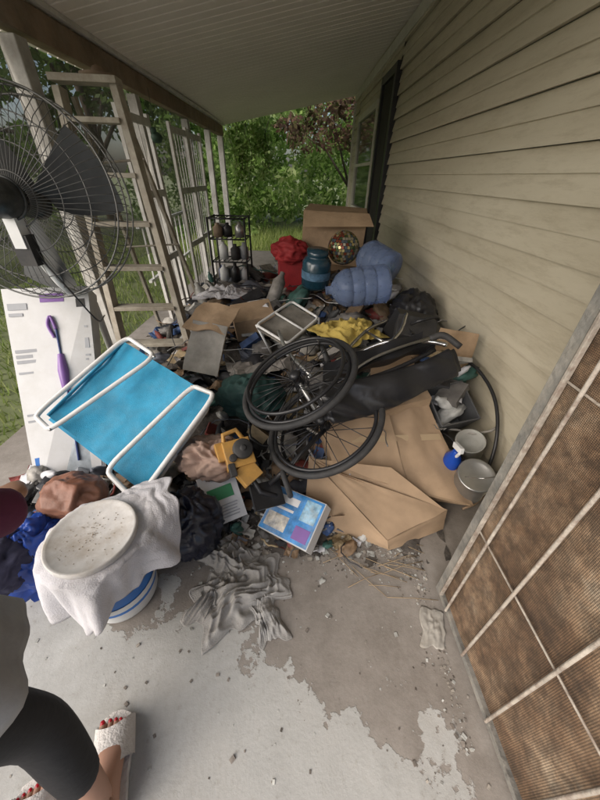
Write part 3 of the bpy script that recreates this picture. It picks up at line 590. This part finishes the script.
# ------------------------------------------------------------ wheelchair
b=B()
def wheel(c,n,Rr,hand=1):
    c=V(c); n=V(n).normalized(); q=V((0,0,1)).rotation_difference(n)
    b.ring(c,n,Rr,.015,blackdull,72,10); b.ring(c,n,Rr-.026,.009,black,72,8); b.ring(c+n*.045*hand,n,Rr-.04,.009,vinyl,72,8)
    for k in range(6):
        a=2*math.pi*k/6; b.tube([c+q@V(((Rr-.035)*math.cos(a),(Rr-.035)*math.sin(a),0)),c+q@V(((Rr-.04)*math.cos(a),(Rr-.04)*math.sin(a),.045*hand))],.004,chrome,6)
    for k in range(28):
        a=2*math.pi*k/28; s=1 if k%2 else -1; b.tube([c+q@V((.03*math.cos(a+s*1.),.03*math.sin(a+s*1.),.025*s)),c+q@V(((Rr-.028)*math.cos(a),(Rr-.028)*math.sin(a),0))],.0022,black,5)
    b.lathe([(0,-.04),(.02,-.04),(.032,-.028),(.022,-.015),(.022,.015),(.032,.028),(.02,.045),(0,.045)],c,n,black,16)
n1=V((-.42,-.16,.88)).normalized()
wheel((-.05,1.33,.64),n1,.29); wheel((.085,1.23,.455),n1,.29,-1)
b.tube([(-.05,1.33,.64),(.085,1.23,.455)],.012,galv)
b.tube(smooth([(.0,1.5,.55),(.20,1.62,.60),(.42,1.66,.70),(.62,1.60,.74),(.70,1.52,.76)]),.012,chrome,10)
b.tube(smooth([(.05,1.28,.50),(.25,1.45,.62),(.5,1.72,.72),(.58,1.9,.78)]),.011,chrome,10)
b.tube(smooth([(.02,1.5,.56),(-.12,1.7,.60),(-.2,1.95,.62)]),.011,galv,10)
b.tube(smooth([(.1,1.30,.60),(.32,1.42,.72),(.60,1.50,.80),(.70,1.52,.80)]),.011,chrome,10)
b.tube(smooth([(.15,1.62,.58),(.35,1.90,.66),(.50,2.0,.70)]),.010,chrome,10); b.tube([(.42,1.66,.70),(.35,1.90,.66)],.009,chrome,8)
b.tube([(.10,1.22,.43),(-.06,1.06,.34),(-.16,1.0,.26)],.012,black,10)
b.tube(smooth([(.60,1.50,.80),(.66,1.5,.82),(.74,1.46,.78)]),.016,blackdull,10)
b.box((-.17,.97,.22),(.15,.12,.02),black,rot=(.5,.2,.5)); b.ring((-.08,.99,.28),(.9,.3,.2),.055,.014,blackdull,32); b.ring((.1,1.62,.62),(.9,.1,.4),.06,.014,blackdull,32)
b.lathe([(0,-.012),(.045,-.01),(.045,.01),(0,.012)],(-.08,.99,.28),(.9,.3,.2),galv,20)
A0=V((.06,1.18,.59)); A1=V((.72,1.40,.74)); ax_=(A1-A0).normalized(); up_=V((-.1,.55,.8)); up_=(up_-ax_*up_.dot(ax_)).normalized(); fw=ax_.cross(up_)
def seat(u,v):
    a=2*math.pi*u; L=(A1-A0).length; w_=.080+.012*math.sin(v*5+.5); th_=.032
    if v<.04 or v>.96: w_*=.8; th_*=.4
    x=math.copysign(abs(math.cos(a))**.7,math.cos(a))*w_; y=math.copysign(abs(math.sin(a))**.8,math.sin(a))*th_
    crease=.007*math.sin(v*13+x*22)+.014*(1-3*abs(sn(v*5+x*8,x*6,1,3))); sag=-.03*math.sin(math.pi*v)
    return A0+ax_*L*v+up_*(x+sag)-fw*(y+crease)
b.grid(seat,48,70,vinyl,closeu=True)
b.tube([A0+ax_*(.03+.6*k/10)+up_*(.080-.03*math.sin(math.pi*k/10))+fw*(-.03) for k in range(11)],.011,vinyl,8)
b.grid(lambda u,v:A0+V((0,.05,.02))+ax_*(.06+.55*u)+up_*(.06)+V((-.02,.13*v,.02*v-.07*math.sin(math.pi*v)+.008*math.sin(u*16+v*3))),30,14,vinyl)
b.obj('wheelchair')
# ------------------------------------------------------------ assorted objects on pile
yel=mat('yellow_orange_plastic',(.47,.26,.065),.5,var=.15,scale=14,dirt=.7,dirtcol=(.24,.16,.09))
b=B(); yc=V((-.31,1.07,.35)); ya=V((.30,-.45,.80)).normalized(); qy=V((0,0,1)).rotation_difference(ya); Ym=qy.to_matrix()@Matrix.Rotation(.5,3,'Z')
yp=lambda x,y,z: yc+Ym@V((x,y,z))
b.box(yp(0,.02,0),(.13,.13,.08),yel,M=Ym); b.box(yp(.02,-.08,.0),(.10,.09,.06),yel,M=Ym@Matrix.Rotation(.4,3,'Z')); b.box(yp(-.07,.05,-.01),(.05,.09,.05),yel,M=Ym)
b.lathe([(.048,0),(.048,.018),(.040,.024),(.015,.024),(.012,.034),(0,.034)],yp(.02,.03,.04),ya,blackdull,20)
b.box(yp(-.05,-.05,.03),(.03,.06,.03),blackdull,M=Ym); b.lathe([(.018,0),(.018,.02),(0,.02)],yp(-.035,.0,.04),ya,blackdull,12)
b.tube([yp(-.05,.08,.0),yp(-.045,.125,.02),yp(.02,.135,.02),yp(.05,.08,.0)],.012,yel,8)
b.tube([yp(.03,-.11,.0),yp(.05,-.18,.0),yp(.12,-.22,-.02)],.014,black,8)
b.obj('yellow_power_tool',.012)
b=B(); Mq=Euler((.45,-.18,-.55)).to_matrix(); c=V((-.04,.93,.11)); b.box(c,(.28,.22,.07),cart,M=Mq)
for (x,y,sx2,sy2,m_,o_) in [(-.0,.0,.272,.212,mat('box_blue_ink',(.04,.22,.52),.45,var=.5,scale=14,dirt=.5,dirtcol=(.45,.5,.55)),.001),(.085,.045,.08,.10,mat('cyan_ink',(.25,.45,.6),.4,var=.5,scale=25,dirt=.6,dirtcol=(.55,.5,.42)),.0025),(.085,-.06,.08,.06,purple,.0025),(-.05,.06,.13,.035,cart,.0025),(-.05,.015,.11,.012,cart,.0025),(-.06,-.05,.12,.07,mat('baby_photo_ink',(.45,.42,.36),.5,var=.6,scale=28,dirt=.6,dirtcol=(.12,.2,.35)),.0025)]:
    b.box(c+Mq@V((x,y,.036+o_)),(sx2,sy2,.001),m_,M=Mq)
b.obj('diaper_carton',.002)
grn=mat('green_ink',(.03,.22,.08),.5)
b=B(); Mq=Euler((.7,-.1,.45)).to_matrix(); c=V((-.40,1.0,.15)); b.box(c,(.18,.24,.05),cart,M=Mq); b.box(c+Mq@V((0,.02,.027)),(.12,.06,.002),grn,M=Mq)
for k in range(5): b.box(c+Mq@V((0,-.04-.014*k,.027)),(.13-.01*(k%3),.005,.002),greyink,M=Mq)
b.obj('printed_carton',.003)
jm=bpy.data.materials.new('blue_clear_plastic'); jm.use_nodes=True; pb=jm.node_tree.nodes['Principled BSDF']; nt=jm.node_tree
nn=nt.nodes.new('ShaderNodeTexNoise'); nn.inputs['Scale'].default_value=9; rr_=nt.nodes.new('ShaderNodeValToRGB'); rr_.color_ramp.elements[0].color=(.20,.28,.48,1); rr_.color_ramp.elements[1].color=(.38,.47,.68,1); lnk(nt,nn.outputs['Fac'],rr_.inputs[0]); lnk(nt,rr_.outputs[0],pb.inputs['Base Color']); pb.inputs['Roughness'].default_value=.15; pb.inputs['Transmission Weight'].default_value=.65; pb.inputs['IOR'].default_value=1.2
b=B(); prof=[(0,0),(.12,.0),(.135,.02)]; z=.03
for k in range(3): prof+=[(.135,z),(.135,z+.06),(.129,z+.068),(.129,z+.075),(.135,z+.083)]; z+=.085
prof+=[(.13,z+.03),(.10,z+.08),(.05,z+.115),(.03,z+.125),(.03,z+.16),(.032,z+.165),(0,z+.165)]
b.lathe(prof,(.55,2.42,.82),(-.9,-.12,-.10),jm,32); b.obj('water_jug')
b=B(); b.lathe([(p[0]*.98,p[1]*.8) for p in prof],(.62,2.62,.86),(-.5,.5,.2),jm,32); b.obj('water_jug')
mb=bpy.data.materials.new('mosaic_ball'); mb.use_nodes=True; nt=mb.node_tree; pb=nt.nodes['Principled BSDF']; g=nt.nodes.new('ShaderNodeNewGeometry'); rr_=nt.nodes.new('ShaderNodeValToRGB'); cs=[(.32,.25,.10),(.08,.12,.05),(.45,.40,.30),(.25,.07,.04),(.12,.15,.18),(.5,.42,.2)]
while len(rr_.color_ramp.elements)<6: rr_.color_ramp.elements.new(.5)
for i,c_ in enumerate(cs): rr_.color_ramp.elements[i].position=i/6; rr_.color_ramp.elements[i].color=(*c_,1)
rr_.color_ramp.interpolation='CONSTANT'; lnk(nt,g.outputs['Random Per Island'],rr_.inputs[0]); lnk(nt,rr_.outputs[0],pb.inputs['Base Color']); pb.inputs['Roughness'].default_value=.25; pb.inputs['Metallic'].default_value=.5
b=B(); c=V((.25,2.83,.98)); rb=.125; b.ball(c,rb-.004,blackdull)
for i in range(1,18):
    th=math.pi*i/18; nn_=max(4,int(34*math.sin(th)))
    for k in range(nn_):
        ph=2*math.pi*k/nn_; d_=V((math.sin(th)*math.cos(ph),math.sin(th)*math.sin(ph),math.cos(th))); b.box(c+d_*rb,(.019,.019,.003),mb,M=V((0,0,1)).rotation_difference(d_).to_matrix())
b.obj('mosaic_gazing_ball')
redm=mat('red_fabric',(.36,.025,.03),.7,var=.3,bump=.2,dirt=.3,dirtcol=(.2,.03,.03))
b=B(); b.box((-.18,3.2,.66),(.27,.24,.30),redm,rot=(.05,0,.15)); b.box((-.18,3.2,.825),(.29,.26,.05),redm,rot=(.05,0,.15)); b.tube([(-.30,3.06,.85),(-.26,3.05,.93),(-.12,3.06,.93),(-.08,3.08,.85)],.012,redm,8); b.obj('red_cooler',.02)
blob('red_cloth',(-.20,3.12,.90),(.15,.13,.10),redm,.25,1.8,4)
b=B(); b.lathe([(0,0),(.10,0),(.115,.03),(.115,.20),(.09,.235),(.08,.24),(.085,.25),(.085,.29),(0,.295)],(.03,2.72,.70),(.05,-.1,1),mat('teal_plastic_jar',(.012,.045,.07),.2,var=.4,spec=.8),24); b.lathe([(.117,.08),(.117,.14)],(.03,2.72,.70),(.05,-.1,1),mat('jar_label',(.08,.16,.25),.5,var=.5,scale=25),24); b.obj('plastic_jar')
rag('yellow_cloth',(.26,2.08,.58),.44,.36,.09,mat('yellow_cloth',(.48,.36,.09),.9,var=.25,bump=.3,dirt=.3,dirtcol=(.25,.2,.08)),33,60,rot=.4)
rag('white_cloth',(-.80,2.9,.55),.40,.3,.10,towel,36,54)
b=B(); rc=V((-.80,3.42,.45))
for x in(-.17,.17):
    for y in(-.13,.13): b.tube([rc+V((x,y,0)),rc+V((x,y,.68))],.009,black,8)
for z in(.1,.3,.5,.67):
    b.tube([rc+V((-.17,-.13,z)),rc+V((.17,-.13,z)),rc+V((.17,.13,z)),rc+V((-.17,.13,z))],.007,black,6,True)
    for k in range(8): b.tube([rc+V((-.15+.043*k,-.13,z)),rc+V((-.15+.043*k,.13,z))],.0035,black,5)
for (x,y,z,h,m_) in [(-.09,-.03,.1,.15,whitepl),(.03,-.05,.1,.17,black),(.11,.0,.1,.13,cart),(-.12,.05,.1,.13,navy),(-.08,0,.3,.16,whitepl),(.04,-.02,.3,.14,blackdull),(.12,.02,.3,.15,greyink),(-.02,0,.5,.12,black),(.1,-.02,.5,.13,galv),(-.11,-.02,.5,.12,wood)]:
    b.lathe([(0,0),(.045,0),(.045,h*.7),(.018,h*.85),(.018,h),(0,h)],rc+V((x,y,z+.005)),(0,0,1),m_,14)
for (x,y,z,s3) in [(-.02,.05,.12,.1),(.08,.06,.32,.09),(-.1,.05,.52,.09)]: b.box(rc+V((x,y,z+s3/2)),(s3,s3*.8,s3),trm,rot=(0,0,x*9))
b.obj('wire_shelf_rack')
b=B()
f0=[V((-.36,2.05,.62)),V((-.14,1.90,.56)),V((.06,2.22,.62)),V((-.14,2.38,.68))]
b.tube(rnd_loop(f0,5,.1),.009,wt,8,True); b.tube([f0[0].lerp(f0[3],.5),f0[1].lerp(f0[2],.5)],.008,wt,8); b.tube([f0[0],f0[0]+V((.1,.1,-.3))],.009,wt,8); b.tube([f0[2],f0[2]+V((.02,.1,-.3))],.009,wt,8)
b.slab([p-V((0,0,.03)) for p in f0],.012,mat('dusty_grey_panel',(.22,.205,.18),.7,var=.4,dirt=.7)); b.obj('folding_stool')
greyp=mat('grey_board',(.24,.23,.21),.8,var=.3,dirt=.6)
b=B(); cbslab(b,[(-.86,1.90,.34),(-.60,1.82,.34),(-.54,2.0,.62),(-.80,2.10,.62)],.01,greyp,.01,12,4); cbslab(b,[(-.86,2.02,.60),(-.56,1.96,.58),(-.50,2.25,.66),(-.78,2.3,.68)],.006,card,.015,12,9); b.obj('grey_board_panel')
b=B(); b.box((-.45,2.45,.50),(.32,.26,.18),card,rot=(.2,-.1,.3)); b.obj('cardboard_carton',.005)
binm=mat('grey_bin_plastic',(.07,.073,.078),.5,var=.15,dirt=.4)
b=B(); Mb=Euler((.5,-.15,.2)).to_matrix()
def bin_(b,c,M,sx_,sy_,h,m):
    o=[M@V((x*sx_/2,y*sy_/2,h))+c for x,y in((-1,-1),(1,-1),(1,1),(-1,1))]; bt=[M@V((x*sx_*.42,y*sy_*.42,0))+c for x,y in((-1,-1),(1,-1),(1,1),(-1,1))]
    oi=[M@V((x*sx_*.46,y*sy_*.46,h))+c for x,y in((-1,-1),(1,-1),(1,1),(-1,1))]; bi=[M@V((x*sx_*.4,y*sy_*.4,.02))+c for x,y in((-1,-1),(1,-1),(1,1),(-1,1))]
    f=[]; 
    for k in range(4): j=(k+1)%4; f+=[(k,j,4+j,4+k),(8+j,8+k,12+k,12+j),(j,k,8+k,8+j)]
    f+=[(4,5,6,7),(15,14,13,12)]; b.add(o+bt+oi+bi,f,m)
bin_(b,V((.80,1.55,.28)),Mb,.22,.24,.20,binm); b.obj('storage_bin',.006)
b=B(); b.lathe([(0,0),(.08,0),(.083,.005),(.08,.01),(.08,.18),(.084,.187),(.078,.19),(.066,.18),(.0,.178)],(.84,1.13,.14),(-.15,-.35,.9),galv,32); b.tube(smooth([(.76,1.06,.30),(.80,1.0,.36),(.90,1.02,.37),(.92,1.09,.31)]),.002,chrome,6); b.obj('paint_can')
b=B(); b.lathe([(0,0),(.07,0),(.07,.12),(.073,.125),(.066,.125),(.064,.02),(0,.02)],(.90,1.32,.22),(-.3,-.3,.9),mat('white_can',(.40,.40,.37),.5,dirt=.6),28); b.obj('paint_can')
bsp=mat('blue_bottle',(.01,.06,.36),.25)
b=B(); b.lathe([(0,0),(.035,0),(.04,.02),(.04,.12),(.02,.16),(.014,.18),(0,.18)],(.75,1.20,.20),(-.1,-.25,1),bsp,20); b.box((.735,1.155,.395),(.02,.07,.03),whitepl,rot=(-.2,0,.1)); b.box((.73,1.13,.37),(.012,.012,.04),whitepl,rot=(.4,0,0)); b.obj('spray_bottle',.003)
b=B(); b.tube(smooth([(.93,1.15,.16),(.97,1.25,.36),(.985,1.40,.50),(.95,1.55,.58),(.90,1.68,.60),(.84,1.8,.58)],8),.009,black,10); b.obj('garden_hose')
b=B(); b.box((.70,2.02,.60),(.30,.26,.18),black,rot=(.3,.25,.3)); b.box((.66,1.92,.66),(.24,.16,.10),blackdull,rot=(.5,.1,-.2)); b.tube(smooth([(.60,1.84,.74),(.64,1.80,.78),(.74,1.84,.79),(.78,1.9,.75)]),.01,black,8); b.obj('black_tool_case',.012)
b=B(); b.box((.82,1.82,.5),(.2,.22,.2),black,rot=(.1,.4,.2)); b.obj('black_case',.01)
blob('black_trash_bag',(.76,2.35,.60),(.16,.2,.18),black,.18,2.5,14)
blob('dark_green_bag',(-.33,1.55,.38),(.18,.15,.11),mat('dark_teal_cloth',(.015,.05,.045),.8,var=.4),.25,2.5,16)
b=B(); b.tube([(-1.55,3.95,2.08),(-1.55,3.95,1.80)],.002,black,4); b.ball((-1.55,3.95,1.73),(.05,.07,.045),mat('verdigris',(.05,.10,.07),.6),14,10); b.ball((-1.55,3.9,1.78),.028,bpy.data.materials['verdigris'],12,8); b.obj('hanging_bird_ornament')
b=B(); b.lathe([(0,0),(.12,.01),(.125,.03),(.05,.035),(.03,.07),(0,.08)],(-1.55,3.1,1.98),(0,0,1),wood,20); b.obj('hanging_bird_feeder')
# ------------------------------------------------------------ person
skin=mat('skin',(.42,.235,.16),.5,var=.08,scale=10); legg=mat('black_leggings',(.014,.014,.016),.75,var=.3,bump=.15,bscale=60); gshirt=mat('grey_shirt',(.33,.33,.335),.9,var=.15,bump=.25,bscale=50); maroon=mat('maroon_cloth',(.11,.02,.055),.85,var=.2,bump=.3,bscale=40); hairm=mat('dark_hair',(.02,.013,.01),.5,var=.4,bump=.6,bscale=90); red_nail=mat('red_nail',(.40,.01,.02),.2); slide=mat('white_slide',(.66,.63,.60),.8,var=.08,bump=.5,bscale=120,dirt=.35,dirtcol=(.4,.35,.3))
person=bpy.data.objects.new('woman',None); sc.collection.objects.link(person)
def skinobj(name,nodes,edges,m,sub=2):
    me=bpy.data.meshes.new(name); me.from_pydata([n_[0] for n_ in nodes],edges,[]); me.materials.append(m)
    o=bpy.data.objects.new(name,me); sc.collection.objects.link(o); o.parent=person
    md=o.modifiers.new('skin','SKIN'); md.use_smooth_shade=True; md.branch_smoothing=.6
    for i,n_ in enumerate(nodes):
        sv=me.skin_vertices[0].data[i]; r=n_[1]; sv.radius=(r,r) if isinstance(r,(int,float)) else r; sv.use_root=(i==0)
    s=o.modifiers.new('sub','SUBSURF'); s.levels=sub; s.render_levels=sub; return o
hipR=V((-.66,.06,.84)); hipL=V((-.82,.0,.84)); kR=V((-.575,.15,.43)); kL=V((-.75,.02,.44)); aR=V((-.487,.055,.10)); aL=V((-.655,-.10,.10))
pel=V((-.74,.03,.92)); chest=V((-.75,.10,1.22)); neck=V((-.75,.13,1.38)); head=V((-.75,.16,1.50))
sR=V((-.59,.10,1.32)); sL=V((-.91,.06,1.32)); eR=V((-.60,.20,1.03)); wR=V((-.585,.40,.88)); eL=V((-.98,.05,1.04)); wL=V((-.95,.2,.84))
skinobj('body',[(pel,.13),(hipR,.08),(kR,.050),(kR.lerp(aR,.35),.048),(aR,.034),(hipL,.08),(kL,.050),(kL.lerp(aL,.35),.048),(aL,.034),(chest,.12),(neck,.05),(sR,.05),(eR,.038),(wR,.026),(sL,.05),(eL,.038),(wL,.026),(neck+V((0,.01,.07)),.05)],
 [(0,1),(1,2),(2,3),(3,4),(0,5),(5,6),(6,7),(7,8),(0,9),(9,10),(10,17),(9,11),(11,12),(12,13),(9,14),(14,15),(15,16)],skin)
hemR=kR.lerp(aR,.70); hemL=kL.lerp(aL,.70)
skinobj('leggings',[(pel,.15),(hipR,.10),(hipR.lerp(kR,.5),.080),(kR,.058),(kR.lerp(aR,.30),.057),(hemR,.046),(hipL,.10),(hipL.lerp(kL,.5),.080),(kL,.058),(kL.lerp(aL,.30),.057),(hemL,.046)],
 [(0,1),(1,2),(2,3),(3,4),(4,5),(0,6),(6,7),(7,8),(8,9),(9,10)],legg)
b=B()
def tun(u,v):
    a=2*math.pi*u; z=1.36-.72*v; rx=np.interp(z,[.62,.8,1.0,1.2,1.32,1.36],[.20,.19,.17,.19,.17,.06]); ry=np.interp(z,[.62,.8,1.0,1.2,1.32,1.36],[.20,.16,.13,.13,.09,.06])
    f=1+.05*math.sin(6*a+1)*v*v+.03*math.sin(11*a)*v
    c=V((-.745+.03*v,.07+.05*v,z)); return c+V((rx*math.cos(a)*f,ry*math.sin(a)*f,.015*math.sin(3*a)*v))
b.grid(tun,72,40,gshirt,closeu=True); b.obj('grey_tunic',solid=.004,parent=person)
skinobj('maroon_cardigan',[(chest,.145),(sR,.07),(sR.lerp(eR,.6),.062),(eR,.058),(eR.lerp(wR,.5),.055),(wR+V((0,-.01,0)),.05),(sL,.07),(eL,.058),(wL,.045),(pel+V((0,0,.12)),.14)],
 [(0,1),(1,2),(2,3),(3,4),(4,5),(0,6),(6,7),(7,8),(0,9)],maroon)
def hand(wr,d,side_,nm):
    d=V(d).normalized(); lat=V((1,0,0)); lat=(lat-d*lat.dot(d)).normalized()*side_; dn=V((0,0,-1)); dn=(dn-d*dn.dot(d)).normalized()
    skinobj(nm+'_palm',[(wr,(.02,.02)),(wr+d*.045,(.036,.016)),(wr+d*.085,(.036,.014))],[(0,1),(1,2)],skin)
    for i,(of,L) in enumerate([(-.027,.065),(-.009,.075),(.009,.07),(.027,.055)]):
        p=wr+d*.08+lat*of; skinobj(nm+'_finger_%d'%(i+1),[(p,.009),(p+d*L*.45+dn*.008,.0085),(p+d*L*.75+dn*.025,.008),(p+d*L*.85+dn*.045,.007)],[(0,1),(1,2),(2,3)],skin,1)
    p=wr+d*.03-lat*.028; skinobj(nm+'_thumb',[(p,.012),(p+d*.03-lat*.02+dn*.01,.011),(p+d*.055-lat*.022+dn*.025,.009)],[(0,1),(1,2)],skin,1)
hand(wR+V((-.02,.02,-.005)),(-.9,.35,-.2),1,'right_hand'); hand(wL,(.1,.5,-.8),-1,'left_hand')
b=B()
def hd(d):
    f=1.
    f-=.10*max(0,-d.z)*(1-max(0,d.y))
    f+=.16*math.exp(-((d.x/.13)**2+((d.z+.08)/.17)**2))*(1 if d.y>0 else 0)
    f-=.05*math.exp(-(((abs(d.x)-.33)/.16)**2+((d.z-.08)/.12)**2))*(1 if d.y>0 else 0)
    f+=.03*math.exp(-((d.x/.25)**2+((d.z+.45)/.07)**2))*(1 if d.y>0 else 0)
    return f
hc=head+V((0,.0,.07)); b.ball(hc,(.075,.095,.115),skin,40,28,hd)
for s in(-1,1): b.ball(hc+V((s*.028,.083,.008)),(.013,.008,.008),whitepl,10,8); b.ball(hc+V((s*.028,.090,.008)),.0045,black,8,6); b.ball(hc+V((s*.076,-.005,-.005)),(.008,.018,.03),skin,10,8)
b.ball(hc+V((0,.092,-.052)),(.024,.006,.008),maroon,12,6)
b.ball(hc+V((0,-.018,.022)),(.086,.098,.112),hairm,32,20,lambda d:1+.04*nz(d,4,3)); b.ball(hc+V((0,-.09,-.09)),(.07,.04,.15),hairm,24,18,lambda d:1+.08*nz(d,4,6)); b.obj('head',parent=person)
def foot(heel,ang,nm):
    M=Matrix.Rotation(ang,3,'Z'); heel=V(heel); b=B()
    T=lambda x,y,z: heel+M@V((x,y,z))
    sec=[(0,.012,.02,.03),(.012,.027,.035,.04),(.05,.032,.05,.055),(.09,.033,.045,.05),(.13,.038,.034,.04),(.17,.044,.024,.032),(.195,.044,.017,.027),(.205,.040,.012,.026)]
    def fs(u,v):
        k=v*(len(sec)-1); i=min(int(k),len(sec)-2); f=k-i; s=[sec[i][j]*(1-f)+sec[i+1][j]*f for j in range(4)]; a=2*math.pi*u
        return T(s[1]*math.cos(a),s[0],.024+s[2]*(1+math.sin(a)) if math.sin(a)>0 else .024+s[2]*(1+.9*math.sin(a)))
    b.grid(fs,24,22,skin,closeu=True)
    sd=1 if 'right' in nm else -1
    for i,(x,L,r) in enumerate([(-.031,.036,.0125),(-.010,.034,.0095),(.006,.030,.009),(.020,.024,.0085),(.033,.018,.008)]):
        x*=sd; b.ball(T(x,.205+L*.35,.036),(r,L*.62,r),skin,12,10,M=M); b.ball(T(x,.205+L*.35+L*.42,.036+r*.62),(r*.6,r*.7,r*.3),red_nail,10,6,M=M)
    out=[(-.026,-.008),(0,-.018),(.026,-.008),(.036,.04),(.038,.10),(.049,.16),(.052,.20),(.044,.235),(.02,.252),(-.01,.256),(-.038,.245),(-.05,.215),(-.051,.17),(-.042,.11),(-.035,.04)]
    n_=len(out); vs=[T(x,y,.002) for x,y in out]+[T(x*1.03,y,.018) for x,y in out]+[T(x,y,.024) for x,y in out]
    fs_=[(k,(k+1)%n_,n_+(k+1)%n_,n_+k) for k in range(n_)]+[(n_+k,n_+(k+1)%n_,2*n_+(k+1)%n_,2*n_+k) for k in range(n_)]+[tuple(range(2*n_,3*n_))]
    b.add(vs,fs_,slide)
    for ro,zo in ((.056,.075),(.050,.068)):
        b.grid(lambda u,v:T(ro*math.cos(math.pi*u),.125+.095*v+.01*math.cos(math.pi*u*2),.012+(zo-.022*v)*math.sin(math.pi*u)**.75),26,8,slide)
    b.tube([T(0,.028,.06),T(0,.03,.14)],[.033,.036],skin,16)
    b.obj(nm,parent=person)
foot((-.475,.015,0),math.radians(24),'right_foot_slide'); foot((-.643,-.135,0),math.radians(20),'left_foot_slide')
